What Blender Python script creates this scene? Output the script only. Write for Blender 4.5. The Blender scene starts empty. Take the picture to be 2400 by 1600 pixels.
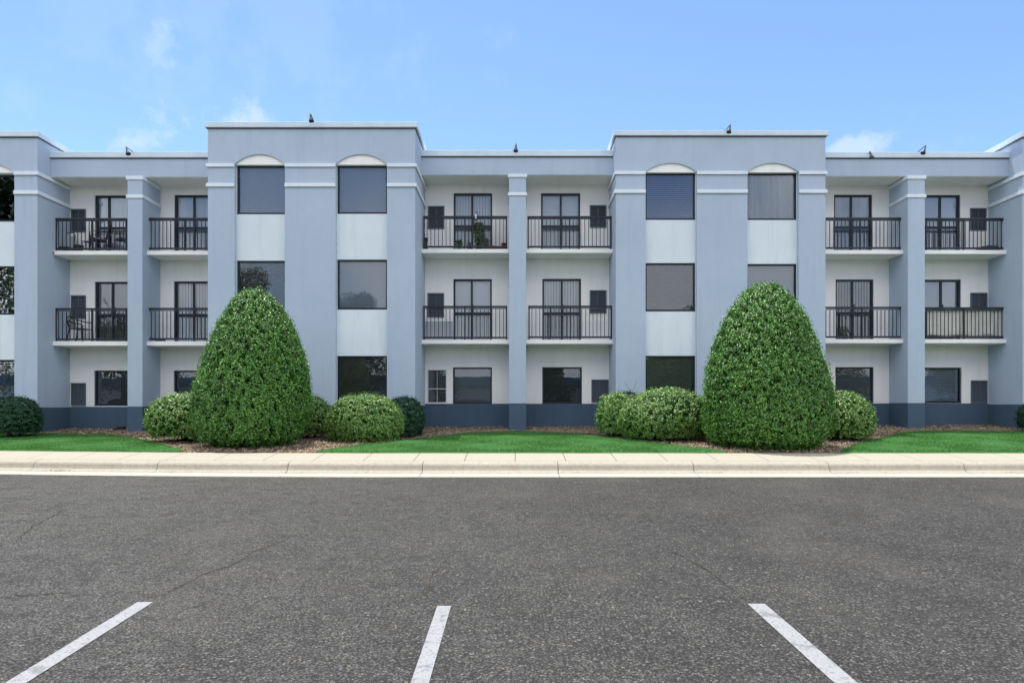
import bpy, math, random
import numpy as np
from mathutils import Vector, Matrix
random.seed(7); RNG = np.random.default_rng(11)
S = bpy.context.scene
R = math.radians
F = 1600.0; CX = 1212.0; HY = 952.0; CZ = 1.83      # focal length and principal point in photo pixels, eye height

# ------------------------------------------------------------------ camera
cam = bpy.data.cameras.new('camera'); co = bpy.data.objects.new('camera', cam); S.collection.objects.link(co)
co.location = (0, 0, CZ); co.rotation_euler = (R(90), 0, 0)
cam.sensor_width = 36; cam.lens = 24; cam.shift_x = -12/2400; cam.shift_y = 152/2400
cam.clip_start = 0.1; cam.clip_end = 2000
S.camera = co
S.render.resolution_x = 1024; S.render.resolution_y = 682
# ------------------------------------------------------------------ world + sun
KX, KY = 0.15, 0.26                                   # shadow travel per metre of height
EL = math.atan(1/math.hypot(KX, KY)); AZ = math.atan2(-KX, KY)
w = bpy.data.worlds.new('World'); S.world = w; w.use_nodes = True
def build_world():
    nt = w.node_tree; N = nt.nodes; L = nt.links; N.clear()
    out = N.new('ShaderNodeOutputWorld'); bg = N.new('ShaderNodeBackground'); sky = N.new('ShaderNodeTexSky')
    sky.sky_type = 'NISHITA'; sky.sun_disc = False; sky.sun_elevation = EL; sky.sun_rotation = AZ
    sky.air_density = 1.0; sky.dust_density = 0.3; sky.ozone_density = 2.0; sky.altitude = 0
    bg.inputs['Strength'].default_value = 0.142
    tc = N.new('ShaderNodeTexCoord')
    no = N.new('ShaderNodeTexNoise'); no.inputs['Scale'].default_value = 13; no.inputs['Detail'].default_value = 7; no.inputs['Roughness'].default_value = .6
    L.new(tc.outputs['Generated'], no.inputs['Vector'])
    acc = None
    for (px, py, r, rz, s) in ((625, 282, .085, .034, .75), (345, 322, .06, .036, .75), (392, 95, .035, .04, .45), (2010, 352, .08, .024, .75), (2170, 345, .04, .02, .2), (560, 60, .3, .14, .12)):
        d = Vector(((px-CX)/F, 1, (HY-py)/F)).normalized()
        sub = N.new('ShaderNodeVectorMath'); sub.operation = 'SUBTRACT'; sub.inputs[1].default_value = d
        L.new(tc.outputs['Generated'], sub.inputs[0])
        mul = N.new('ShaderNodeVectorMath'); mul.operation = 'MULTIPLY'; mul.inputs[1].default_value = (1/r, 1/r, 1/rz)
        L.new(sub.outputs[0], mul.inputs[0])
        ln = N.new('ShaderNodeVectorMath'); ln.operation = 'LENGTH'; L.new(mul.outputs[0], ln.inputs[0])
        m1 = N.new('ShaderNodeMath'); m1.operation = 'MULTIPLY_ADD'; m1.inputs[1].default_value = -.55; m1.inputs[2].default_value = .42
        L.new(ln.outputs['Value'], m1.inputs[0])
        m2 = N.new('ShaderNodeMath'); m2.operation = 'MULTIPLY_ADD'; m2.inputs[1].default_value = 2.6; L.new(m1.outputs[0], m2.inputs[2]); L.new(no.outputs['Fac'], m2.inputs[0])
        mr = N.new('ShaderNodeMapRange'); mr.interpolation_type = 'SMOOTHSTEP'
        mr.inputs['From Min'].default_value = 1.25; mr.inputs['From Max'].default_value = 1.72; mr.inputs['To Max'].default_value = s
        L.new(m2.outputs[0], mr.inputs['Value'])
        if acc is None: acc = mr.outputs[0]
        else:
            mx = N.new('ShaderNodeMath'); mx.operation = 'MAXIMUM'; L.new(acc, mx.inputs[0]); L.new(mr.outputs[0], mx.inputs[1]); acc = mx.outputs[0]
    # broken bright cloud added behind the camera, out of view, to brighten the facade
    n2 = N.new('ShaderNodeTexNoise'); n2.inputs['Scale'].default_value = 2.3; n2.inputs['Detail'].default_value = 8; n2.inputs['Roughness'].default_value = .55
    L.new(tc.outputs['Generated'], n2.inputs['Vector'])
    r2 = N.new('ShaderNodeMapRange'); r2.interpolation_type = 'SMOOTHSTEP'; r2.inputs['From Min'].default_value = .38; r2.inputs['From Max'].default_value = .58; 
    sx = N.new('ShaderNodeSeparateXYZ'); L.new(tc.outputs['Generated'], sx.inputs[0])
    lo = N.new('ShaderNodeMapRange'); lo.inputs['From Min'].default_value = .40; lo.inputs['From Max'].default_value = .60; lo.inputs['To Min'].default_value = -.14; lo.inputs['To Max'].default_value = .2; L.new(sx.outputs['Z'], lo.inputs['Value'])
    la = N.new('ShaderNodeMath'); la.operation = 'ADD'; L.new(n2.outputs['Fac'], la.inputs[0]); L.new(lo.outputs[0], la.inputs[1]); L.new(la.outputs[0], r2.inputs['Value'])
    sx = N.new('ShaderNodeSeparateXYZ'); L.new(tc.outputs['Generated'], sx.inputs[0])
    r3 = N.new('ShaderNodeMapRange'); r3.interpolation_type = 'SMOOTHSTEP'; r3.inputs['From Min'].default_value = .35; r3.inputs['From Max'].default_value = -.15; L.new(sx.outputs['Y'], r3.inputs['Value'])
    r4 = N.new('ShaderNodeMapRange'); r4.inputs['From Min'].default_value = .92; r4.inputs['From Max'].default_value = .75; r4.inputs['To Min'].default_value = .1; L.new(sx.outputs['Z'], r4.inputs['Value'])
    m4 = N.new('ShaderNodeMath'); m4.operation = 'MULTIPLY'; L.new(r2.outputs[0], m4.inputs[0]); L.new(r4.outputs[0], m4.inputs[1])
    mb = N.new('ShaderNodeMath'); mb.operation = 'MULTIPLY'; L.new(m4.outputs[0], mb.inputs[0]); L.new(r3.outputs[0], mb.inputs[1])
    
    mix = N.new('ShaderNodeMix'); mix.data_type = 'RGBA'
    tint = N.new('ShaderNodeMix'); tint.data_type = 'RGBA'; tint.blend_type = 'MULTIPLY'; tint.inputs[0].default_value = 1
    tint.inputs[7].default_value = SKYTINT
    L.new(sky.outputs[0], tint.inputs[6])
    mix.inputs[7].default_value = CLOUD
    L.new(acc, mix.inputs[0]); L.new(tint.outputs[2], mix.inputs[6])
    mx2 = N.new('ShaderNodeMix'); mx2.data_type = 'RGBA'; mx2.inputs[7].default_value = FILL_CLOUD
    L.new(mb.outputs[0], mx2.inputs[0]); L.new(mix.outputs[2], mx2.inputs[6])
    r5 = N.new('ShaderNodeMapRange'); r5.interpolation_type = 'SMOOTHSTEP'; r5.inputs['From Min'].default_value = .36; r5.inputs['From Max'].default_value = .20; L.new(sx.outputs['Z'], r5.inputs['Value'])  # low haze, also added in the unseen sky, to brighten the balcony recesses
    n3 = N.new('ShaderNodeTexNoise'); n3.inputs['Scale'].default_value = 4; n3.inputs['Detail'].default_value = 7; L.new(tc.outputs['Generated'], n3.inputs['Vector'])
    r6 = N.new('ShaderNodeMapRange'); r6.interpolation_type = 'SMOOTHSTEP'; r6.inputs['From Min'].default_value = .36; r6.inputs['From Max'].default_value = .50; r6.inputs['To Min'].default_value = .25; L.new(n3.outputs['Fac'], r6.inputs['Value'])
    m5 = N.new('ShaderNodeMath'); m5.operation = 'MULTIPLY'; L.new(r5.outputs[0], m5.inputs[0]); L.new(r6.outputs[0], m5.inputs[1])
    m6 = N.new('ShaderNodeMath'); m6.operation = 'MULTIPLY'; L.new(m5.outputs[0], m6.inputs[0]); L.new(r3.outputs[0], m6.inputs[1])
    mx3 = N.new('ShaderNodeMix'); mx3.data_type = 'RGBA'; mx3.inputs[7].default_value = FILL_HAZE
    L.new(m6.outputs[0], mx3.inputs[0]); L.new(mx2.outputs[2], mx3.inputs[6]); L.new(mx3.outputs[2], bg.inputs['Color']); L.new(bg.outputs[0], out.inputs[0])
SKYTINT = (.90, 1.0, 1.2, 1); CLOUD = (3.5, 4.3, 5.4, 1); FILL_CLOUD = (11, 11, 11, 1); FILL_HAZE = (7.2, 7.4, 7.7, 1)
build_world()
sl = bpy.data.lights.new('sun', 'SUN'); sl.energy = 3.5; sl.angle = R(0.53); sl.color = (1, .95, .87)
so = bpy.data.objects.new('sun', sl); S.collection.objects.link(so)
so.rotation_euler = Vector((KX, -KY, -1)).to_track_quat('-Z', 'Y').to_euler(); so.location = (-5, 10, 30)
S.view_settings.view_transform = 'Standard'; S.view_settings.look = 'None'; S.view_settings.exposure = 0.52; S.view_settings.gamma = 1
S.render.engine = 'CYCLES'

# ------------------------------------------------------------------ materials
def mat(name, col, rough=.7, spec=.3, metal=0, noise=None, bump=None, streak=None, island=None):
    m = bpy.data.materials.new(name); m.use_nodes = True; nt = m.node_tree; N = nt.nodes; L = nt.links
    b = N['Principled BSDF']; b.inputs['Roughness'].default_value = rough; b.inputs['Metallic'].default_value = metal
    b.inputs['Specular IOR Level'].default_value = spec
    tc = N.new('ShaderNodeTexCoord').outputs['Object']
    cur = N.new('ShaderNodeRGB'); cur.outputs[0].default_value = (*col, 1); cur = cur.outputs[0]
    def mixm(fac, c, amt=None):
        nonlocal cur
        x = N.new('ShaderNodeMix'); x.data_type = 'RGBA'; x.inputs[7].default_value = (*c, 1)
        L.new(cur, x.inputs[6]); L.new(fac, x.inputs[0]); cur = x.outputs[2]
    def ns(scale, detail=5, rough=.6, vec=None):
        n = N.new('ShaderNodeTexNoise'); n.inputs['Scale'].default_value = scale; n.inputs['Detail'].default_value = detail; n.inputs['Roughness'].default_value = rough
        L.new(vec or tc, n.inputs['Vector']); return n.outputs['Fac']
    def rng(v, a, b2, c=0, d=1):
        r = N.new('ShaderNodeMapRange'); r.inputs['From Min'].default_value = a; r.inputs['From Max'].default_value = b2
        r.inputs['To Min'].default_value = c; r.inputs['To Max'].default_value = d; L.new(v, r.inputs['Value']); return r.outputs[0]
    for (sc, a, b2, amt, c) in (noise or []):
        mixm(rng(ns(sc), a, b2, 0, amt), c)
    if streak:
        mp = N.new('ShaderNodeMapping'); mp.inputs['Scale'].default_value = (5, 5, .35); L.new(tc, mp.inputs['Vector'])
        for (a, b2, amt, c) in streak: mixm(rng(ns(1.0, 6, .65, mp.outputs[0]), a, b2, 0, amt), c)
    if island:
        g = N.new('ShaderNodeNewGeometry'); mixm(rng(g.outputs['Random Per Island'], 0, 1, 0, island[0]), island[1])
    L.new(cur, b.inputs['Base Color'])
    if bump:
        bs = N.new('ShaderNodeBump'); bs.inputs['Strength'].default_value = bump[1]; bs.inputs['Distance'].default_value = bump[2]
        L.new(ns(bump[0], 6), bs.inputs['Height']); L.new(bs.outputs[0], b.inputs['Normal'])
    return m
def stucco(name, col, dark, st=.45):
    return mat(name, col, .88, .15, noise=[(.45, .38, .62, .6, dark), (3.5, .45, .7, .35, dark)], streak=[(.52, .75, st, tuple(v*.88 for v in dark))], bump=(38, .5, .014))
M = {}
M['blue'] = stucco('blue_grey_stucco', (.455, .535, .64), (.40, .48, .585))
M['cream'] = stucco('off_white_stucco', (.90, .885, .86), (.84, .825, .80))
M['white'] = stucco('white_panel_stucco', (.74, .80, .84), (.64, .71, .76), .55)
M['trim'] = stucco('white_trim', (.78, .82, .88), (.68, .73, .80))
M['plinth'] = stucco('navy_plinth', (.078, .12, .175), (.062, .098, .145))
M['coping'] = mat('metal_coping', (.62, .71, .79), .5, .4, noise=[(1.5, .4, .7, .5, (.45, .55, .64))], streak=[(.5, .75, .5, (.70, .76, .80))])
M['copshadow'] = mat('painted_shadow_line', (.10, .085, .075), .7)  # dark brown colour for the shadow line painted in below the copings
M['roof'] = mat('roof_membrane', (.5, .5, .5), .9)
M['frame'] = mat('dark_window_frame', (.010, .017, .028), .45, .4)
M['rail'] = mat('dark_railing_paint', (.016, .021, .032), .5, .4, noise=[(20, .5, .8, .4, (.028, .033, .044))])
M['whiteframe'] = mat('white_window_frame', (.62, .65, .7), .5)
M['louvre'] = mat('grey_louvre', (.11, .135, .165), .5, .4)
M['vinyl'] = mat('grey_screen_panel', (.42, .46, .5), .6)
M['black'] = mat('black_plastic', (.012, .012, .014), .4, .5)
M['iron'] = mat('black_iron', (.012, .013, .016), .45, .5)
M['cushion'] = mat('grey_cushion', (.22, .21, .22), .9, noise=[(12, .4, .7, .4, (.14, .14, .15))])
M['terracotta'] = mat('terracotta', (.20, .075, .05), .8, noise=[(9, .4, .7, .5, (.13, .05, .04))])
M['navyplastic'] = mat('navy_plastic', (.015, .025, .10), .4)
M['darkpot'] = mat('dark_pot', (.02, .022, .026), .6)
M['bark'] = mat('bark', (.09, .065, .045), .9, noise=[(14, .4, .6, .7, (.04, .03, .02))], bump=(20, .8, .02))
M['cover'] = mat('grey_cover_fabric', (.05, .055, .075), .7, noise=[(5, .4, .7, .5, (.03, .033, .05))], bump=(8, .6, .03))
M['sheet'] = mat('cream_fabric', (.68, .66, .60), .9, noise=[(3, .4, .7, .4, (.50, .48, .44))], bump=(5, .9, .04))
M['feeder'] = mat('clear_grey_plastic', (.55, .6, .65), .25, .5)
M['stem'] = mat('plant_stem', (.14, .16, .06), .7)
M['paint'] = mat('white_road_paint', (.33, .33, .325), .75, noise=[(2.5, .45, .7, .35, (.30, .30, .295)), (45, .52, .64, .75, (.15, .15, .145)), (5, .56, .64, .8, (.17, .17, .165)), (9, .55, .7, .5, (.26, .26, .255))], bump=(120, .3, .004))
def blindmat(n, c): return mat(n, c, .7, .2, noise=[(1.2, .4, .7, .3, tuple(v*.85 for v in c))])
B = {'light': blindmat('light_blind', (.70, .72, .74)), 'grey': blindmat('grey_shade', (.40, .43, .48)), 'dim': blindmat('dim_shade', (.10, .095, .09)),
     'blue': blindmat('blue_blind', (.05, .18, .46)), 'tan': blindmat('tan_blind', (.24, .235, .21)), 'pale': blindmat('pale_vertical_blind', (.75, .74, .70)),
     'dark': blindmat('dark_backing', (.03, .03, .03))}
def glassmat():
    m = bpy.data.materials.new('window_glass'); m.use_nodes = True; N = m.node_tree.nodes; L = m.node_tree.links; N.clear()
    o = N.new('ShaderNodeOutputMaterial'); mx = N.new('ShaderNodeMixShader'); t = N.new('ShaderNodeBsdfTransparent'); g = N.new('ShaderNodeBsdfGlossy')
    t.inputs['Color'].default_value = (.93, .95, .96, 1); g.inputs['Roughness'].default_value = .01; g.inputs['Color'].default_value = (.92, .96, 1, 1)
    f = N.new('ShaderNodeFresnel'); f.inputs['IOR'].default_value = 1.62
    tc = N.new('ShaderNodeTexCoord'); no = N.new('ShaderNodeTexNoise'); no.inputs['Scale'].default_value = 1.3; no.inputs['Detail'].default_value = 1
    bp = N.new('ShaderNodeBump'); bp.inputs['Strength'].default_value = .12; bp.inputs['Distance'].default_value = .02
    L.new(tc.outputs['Object'], no.inputs[0]); L.new(no.outputs['Fac'], bp.inputs['Height']); L.new(bp.outputs[0], g.inputs['Normal'])
    L.new(f.outputs[0], mx.inputs[0]); L.new(t.outputs[0], mx.inputs[1]); L.new(g.outputs[0], mx.inputs[2]); L.new(mx.outputs[0], o.inputs[0])
    return m
M['glass'] = glassmat()
def leafmat(name, c1, c2, rough=.38, spec=.5, trans=.25, hl=None):
    m = bpy.data.materials.new(name); m.use_nodes = True; N = m.node_tree.nodes; L = m.node_tree.links
    b = N['Principled BSDF']; b.inputs['Roughness'].default_value = rough; b.inputs['Specular IOR Level'].default_value = spec
    g = N.new('ShaderNodeNewGeometry'); cr = N.new('ShaderNodeValToRGB')
    cr.color_ramp.elements[0].color = (*c1, 1); cr.color_ramp.elements[1].color = (*c2, 1)
    if hl: e = cr.color_ramp.elements.new(.93); e.color = (*c2, 1); cr.color_ramp.elements[-1].color = (*hl, 1)
    tc = N.new('ShaderNodeTexCoord'); no = N.new('ShaderNodeTexNoise'); no.inputs['Scale'].default_value = 2.2; no.inputs['Detail'].default_value = 4
    L.new(tc.outputs['Object'], no.inputs[0])
    ad = N.new('ShaderNodeMath'); ad.operation = 'MULTIPLY_ADD'; ad.inputs[1].default_value = .8; ad.inputs[2].default_value = -.4
    L.new(no.outputs['Fac'], ad.inputs[0]); a2 = N.new('ShaderNodeMath'); a2.operation = 'ADD'; a2.use_clamp = True
    L.new(ad.outputs[0], a2.inputs[0]); L.new(g.outputs['Random Per Island'], a2.inputs[1]); L.new(a2.outputs[0], cr.inputs[0])
    L.new(cr.outputs[0], b.inputs['Base Color'])
    if trans:
        o = N['Material Output']; t = N.new('ShaderNodeBsdfTranslucent'); mx = N.new('ShaderNodeMixShader'); mx.inputs[0].default_value = trans
        L.new(cr.outputs[0], t.inputs[0]); L.new(b.outputs[0], mx.inputs[1]); L.new(t.outputs[0], mx.inputs[2]); L.new(mx.outputs[0], o.inputs[0])
    return m
M['leafA'] = leafmat('glossy_holly_leaf', (.014, .065, .007), (.19, .47, .06), .36, .7, .12)
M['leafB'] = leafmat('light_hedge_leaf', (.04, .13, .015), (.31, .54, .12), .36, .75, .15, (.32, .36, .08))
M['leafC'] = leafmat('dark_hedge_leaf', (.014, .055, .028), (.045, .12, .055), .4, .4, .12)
M['leafT'] = leafmat('tree_leaf', (.02, .055, .012), (.07, .15, .03), .5, .3)
M['leafP'] = leafmat('potted_leaf', (.04, .09, .03), (.17, .26, .10), .5, .4)
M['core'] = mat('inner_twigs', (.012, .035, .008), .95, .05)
M['grass'] = leafmat('grass_blade', (.05, .17, .035), (.115, .27, .06), .6, .2, .3)
M['lawn'] = mat('lawn_turf', (.05, .15, .04), .95, .1, noise=[(1.2, .4, .65, .4, (.06, .17, .045)), (40, .4, .7, .6, (.035, .13, .025))], bump=(60, .6, .02))
M['mulch'] = mat('pine_straw_mulch', (.27, .20, .14), .95, .1, noise=[(3, .4, .6, .5, (.13, .09, .065)), (55, .5, .62, .8, (.36, .27, .19)), (90, .5, .65, .8, (.04, .025, .018))], bump=(70, 1, .05))
M['chip'] = mat('mulch_chip', (.11, .075, .05), .9, .1, island=(1, (.56, .45, .32)))
M['earth'] = mat('bare_earth', (.10, .10, .07), .95, .1, noise=[(.05, .4, .6, .6, (.06, .12, .04)), (2, .4, .6, .4, (.14, .12, .09))])
M['conc'] = mat('pale_concrete', (.41, .375, .295), .9, .2, noise=[(.6, .35, .7, .5, (.41, .38, .30)), (8, .45, .75, .5, (.36, .33, .26)), (60, .55, .75, .4, (.28, .26, .20))], bump=(60, .5, .008))
M['gut'] = mat('gutter_concrete', (.50, .475, .39), .9, .2, noise=[(.6, .35, .7, .5, (.52, .49, .40)), (8, .45, .75, .5, (.44, .41, .33))], bump=(60, .5, .008))
M['kerbc'] = mat('weathered_kerb_concrete', (.46, .42, .335), .9, .2, noise=[(1.1, .35, .7, .6, (.39, .35, .27)), (14, .45, .7, .6, (.32, .28, .22)), (80, .5, .7, .5, (.22, .20, .16))], bump=(40, .8, .015))
def asphalt():
    m = bpy.data.materials.new('asphalt'); m.use_nodes = True; N = m.node_tree.nodes; L = m.node_tree.links
    b = N['Principled BSDF']; b.inputs['Specular IOR Level'].default_value = .15
    tc = N.new('ShaderNodeTexCoord').outputs['Object']
    def noise(sc, det=5, ro=.6):
        n = N.new('ShaderNodeTexNoise'); n.inputs['Scale'].default_value = sc; n.inputs['Detail'].default_value = det; n.inputs['Roughness'].default_value = ro; L.new(tc, n.inputs[0]); return n.outputs['Fac']
    def rg(v, a, c, lo=0, hi=1):
        r = N.new('ShaderNodeMapRange'); r.inputs[1].default_value = a; r.inputs[2].default_value = c; r.inputs[3].default_value = lo; r.inputs[4].default_value = hi; L.new(v, r.inputs[0]); return r.outputs[0]
    def mix(fac, a, c):
        x = N.new('ShaderNodeMix'); x.data_type = 'RGBA'; L.new(fac, x.inputs[0])
        if isinstance(a, tuple): x.inputs[6].default_value = (*a, 1)
        else: L.new(a, x.inputs[6])
        if isinstance(c, tuple): x.inputs[7].default_value = (*c, 1)
        else: L.new(c, x.inputs[7])
        return x.outputs[2]
    def math_(op, a, c):
        x = N.new('ShaderNodeMath'); x.operation = op
        for i, v in enumerate((a, c)):
            if isinstance(v, (int, float)): x.inputs[i].default_value = v
            else: L.new(v, x.inputs[i])
        return x.outputs[0]
    col = mix(rg(noise(.22, 4), .35, .65), (.042, .042, .0415), (0.0861, 0.0847, 0.0754))
    sep = N.new('ShaderNodeSeparateXYZ'); L.new(tc, sep.inputs[0])
    col = mix(rg(math_('ADD', sep.outputs[0], math_('MULTIPLY', noise(.3, 3), 6)), 5, -3, 0, .9), col, (0.2018, 0.1987, 0.1787))
    col = mix(rg(noise(1.3, 9, .78), .44, .58, 0, .55), col, (0.1548, 0.1507, 0.1328))
    col = mix(rg(noise(3.1, 9, .8), .48, .60, 0, .6), col, (0.0377, 0.0374, 0.0338))
    col = mix(rg(noise(13, 5, .7), .48, .60, 0, .55), col, (0.0350, 0.0340, 0.0302))
    col = mix(rg(noise(30, 4, .7), .53, .62, 0, .5), col, (0.1950, 0.1841, 0.1570))
    v2 = N.new('ShaderNodeTexVoronoi'); v2.inputs['Scale'].default_value = 27; v2.inputs['Randomness'].default_value = 1; L.new(tc, v2.inputs['Vector'])
    s2 = N.new('ShaderNodeSeparateColor'); L.new(v2.outputs['Color'], s2.inputs[0])
    stone = math_('MULTIPLY', rg(s2.outputs[0], .62, .72, 0, 1), rg(v2.outputs['Distance'], .52, .38, 0, 1))
    col = mix(math_('MULTIPLY', stone, .75), col, (0.2556, 0.2428, 0.2113))
    col = mix(math_('MULTIPLY', math_('MULTIPLY', rg(s2.outputs[2], .93, .97, 0, 1), stone), .7), col, (0.4036, 0.3602, 0.2837))
    vo = N.new('ShaderNodeTexVoronoi'); vo.inputs['Scale'].default_value = 58; L.new(tc, vo.inputs['Vector'])
    sv = N.new('ShaderNodeSeparateColor'); L.new(vo.outputs['Color'], sv.inputs[0])
    # stones: some light, some brownish, dark pits between
    col = mix(rg(sv.outputs[0], .55, 1, 0, .5), col, (0.2018, 0.1907, 0.1666))
    col = mix(rg(sv.outputs[1], .93, .98, 0, .6), col, (0.3498, 0.3134, 0.2536))
    col = mix(rg(vo.outputs['Distance'], .35, .62, 0, .8), col, (0.0296, 0.0281, 0.0266))
    col = mix(rg(noise(140, 3), .56, .75, 0, .5), col, (0.0336, 0.0320, 0.0302))
    col = mix(rg(noise(2.2, 6, .7), .58, .78, 0, .55), col, (0.0430, 0.0413, 0.0386))
    col = mix(rg(noise(18, 4, .7), .5, .75, 0, .7), col, (0.0404, 0.0386, 0.0351))
    col = mix(rg(noise(.45, 6, .6), .54, .66, 0, .18), col, (0.1615, 0.1441, 0.1207))
    # hairline cracks, brown
    cv = N.new('ShaderNodeTexVoronoi'); cv.feature = 'DISTANCE_TO_EDGE'; cv.inputs['Scale'].default_value = .16
    dn = N.new('ShaderNodeTexNoise'); dn.inputs['Scale'].default_value = .8; dn.inputs['Detail'].default_value = 6; L.new(tc, dn.inputs[0])
    va = N.new('ShaderNodeVectorMath'); va.operation = 'MULTIPLY_ADD'; va.inputs[1].default_value = (1.6, 1.6, 0); L.new(dn.outputs['Color'], va.inputs[0]); L.new(tc, va.inputs[2])
    L.new(va.outputs[0], cv.inputs['Vector'])
    cr = math_('MULTIPLY', rg(cv.outputs['Distance'], .0055, .001), rg(noise(.55, 3), .47, .6))
    col = mix(math_('MULTIPLY', cr, .6), col, (0.0807, 0.0600, 0.0423))
    L.new(col, b.inputs['Base Color'])
    b.inputs['Roughness'].default_value = .82
    bp = N.new('ShaderNodeBump'); bp.inputs['Strength'].default_value = .9; bp.inputs['Distance'].default_value = .014
    h = math_('ADD', math_('MULTIPLY', vo.outputs['Distance'], -1), math_('MULTIPLY', noise(60, 5), 1.2))
    h = math_('ADD', math_('SUBTRACT', h, math_('MULTIPLY', cr, .8)), math_('MULTIPLY', stone, .7))
    L.new(h, bp.inputs['Height']); L.new(bp.outputs[0], b.inputs['Normal'])
    return m
M['asphalt'] = asphalt()

# ------------------------------------------------------------------ mesh helpers
ORG = {}                                              # world origin of every object
class MB:
    def __init__(s): s.v = []; s.f = []; s.mi = []; s.sm = []; s.m = 0; s.smooth = False
    def add(s, vs, fs):
        n = len(s.v); s.v += [tuple(p) for p in vs]
        for f in fs: s.f.append([i+n for i in f]); s.mi.append(s.m); s.sm.append(s.smooth)
    def box(s, x0, x1, y0, y1, z0, z1):
        s.add([(x0, y0, z0), (x1, y0, z0), (x1, y1, z0), (x0, y1, z0), (x0, y0, z1), (x1, y0, z1), (x1, y1, z1), (x0, y1, z1)],
              [(0, 3, 2, 1), (4, 5, 6, 7), (0, 1, 5, 4), (1, 2, 6, 5), (2, 3, 7, 6), (3, 0, 4, 7)]); return s
    def plate(s, x0, x1, z0, z1, y0, y1, holes):
        xs = sorted({x0, x1, *[h[i] for h in holes for i in (0, 1)]}); zs = sorted({z0, z1, *[h[i] for h in holes for i in (2, 3)]})
        xs = [x for x in xs if x0 <= x <= x1]; zs = [z for z in zs if z0 <= z <= z1]
        def solid(i, j):
            if i < 0 or j < 0 or i >= len(xs)-1 or j >= len(zs)-1: return False
            cx = (xs[i]+xs[i+1])/2; cz = (zs[j]+zs[j+1])/2
            return not any(h[0] < cx < h[1] and h[2] < cz < h[3] for h in holes)
        for i in range(len(xs)-1):
            for j in range(len(zs)-1):
                if not solid(i, j): continue
                a, b, c, d = xs[i], xs[i+1], zs[j], zs[j+1]
                s.add([(a, y0, c), (b, y0, c), (b, y0, d), (a, y0, d)], [(0, 1, 2, 3)])
                s.add([(a, y1, c), (b, y1, c), (b, y1, d), (a, y1, d)], [(3, 2, 1, 0)])
                if not solid(i-1, j): s.add([(a, y0, c), (a, y1, c), (a, y1, d), (a, y0, d)], [(3, 2, 1, 0)])
                if not solid(i+1, j): s.add([(b, y0, c), (b, y1, c), (b, y1, d), (b, y0, d)], [(0, 1, 2, 3)])
                if not solid(i, j-1): s.add([(a, y0, c), (b, y0, c), (b, y1, c), (a, y1, c)], [(3, 2, 1, 0)])
                if not solid(i, j+1): s.add([(a, y0, d), (b, y0, d), (b, y1, d), (a, y1, d)], [(0, 1, 2, 3)])
        return s
    def tube(s, pts, r, n=8, caps=True):
        pts = [Vector(p) for p in pts]; rs = r if isinstance(r, (list, tuple)) else [r]*len(pts); rings = []
        up = Vector((.13, .21, .97)); prev = None
        for i, p in enumerate(pts):
            t = (pts[min(i+1, len(pts)-1)]-pts[max(i-1, 0)]).normalized()
            a = (prev - t*prev.dot(t)) if prev is not None else t.cross(up if abs(t.dot(up)) < .95 else Vector((1, 0, 0)))
            a.normalize(); prev = a; b = t.cross(a)
            rings.append([p+(a*math.cos(2*math.pi*k/n)+b*math.sin(2*math.pi*k/n))*rs[i] for k in range(n)])
        fs = []
        for i in range(len(rings)-1):
            for k in range(n): fs.append((i*n+k, i*n+(k+1) % n, (i+1)*n+(k+1) % n, (i+1)*n+k))
        if caps: fs += [tuple(range(n-1, -1, -1)), tuple((len(rings)-1)*n+k for k in range(n))]
        sm = s.smooth; s.smooth = True; s.add([q for ring in rings for q in ring], fs); s.smooth = sm; return s
    def lathe(s, cx, cy, prof, n=20, c2=None):        # prof: (r, z)
        vs = []; fs = []
        for (r, z) in prof:
            for k in range(n): vs.append((cx+r*math.cos(2*math.pi*k/n), cy+r*math.sin(2*math.pi*k/n), z))
        for i in range(len(prof)-1):
            for k in range(n): fs.append((i*n+k, i*n+(k+1) % n, (i+1)*n+(k+1) % n, (i+1)*n+k))
        sm = s.smooth; s.smooth = True; s.add(vs, fs); s.smooth = sm; return s
    def poly(s, pts2, y0, y1):                        # extrude polygon in xz
        n = len(pts2); vs = [(x, y0, z) for x, z in pts2]+[(x, y1, z) for x, z in pts2]
        s.add(vs, [tuple(range(n)), tuple(range(2*n-1, n-1, -1))]+[(i, i+n, (i+1) % n+n, (i+1) % n) for i in range(n)]); return s
    def build(s, name, mats, parent=None, origin=None, bevel=0, xf=None):
        me = bpy.data.meshes.new(name); po = ORG[parent] if parent else Vector((0, 0, 0))
        if origin is None: origin = po if parent else Vector((0, 0, 0))
        origin = Vector(origin)
        me.from_pydata([tuple(Vector(v)-origin) for v in s.v], [], s.f)
        for m in (mats if isinstance(mats, (list, tuple)) else [mats]): me.materials.append(m)
        me.polygons.foreach_set('material_index', s.mi); me.polygons.foreach_set('use_smooth', s.sm); me.update()
        o = bpy.data.objects.new(name, me); S.collection.objects.link(o)
        if parent: o.parent = parent
        o.location = origin-po; ORG[o] = origin
        if bevel:
            bv = o.modifiers.new('bevel', 'BEVEL'); bv.width = bevel; bv.segments = 2; bv.limit_method = 'ANGLE'
        return o
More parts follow.
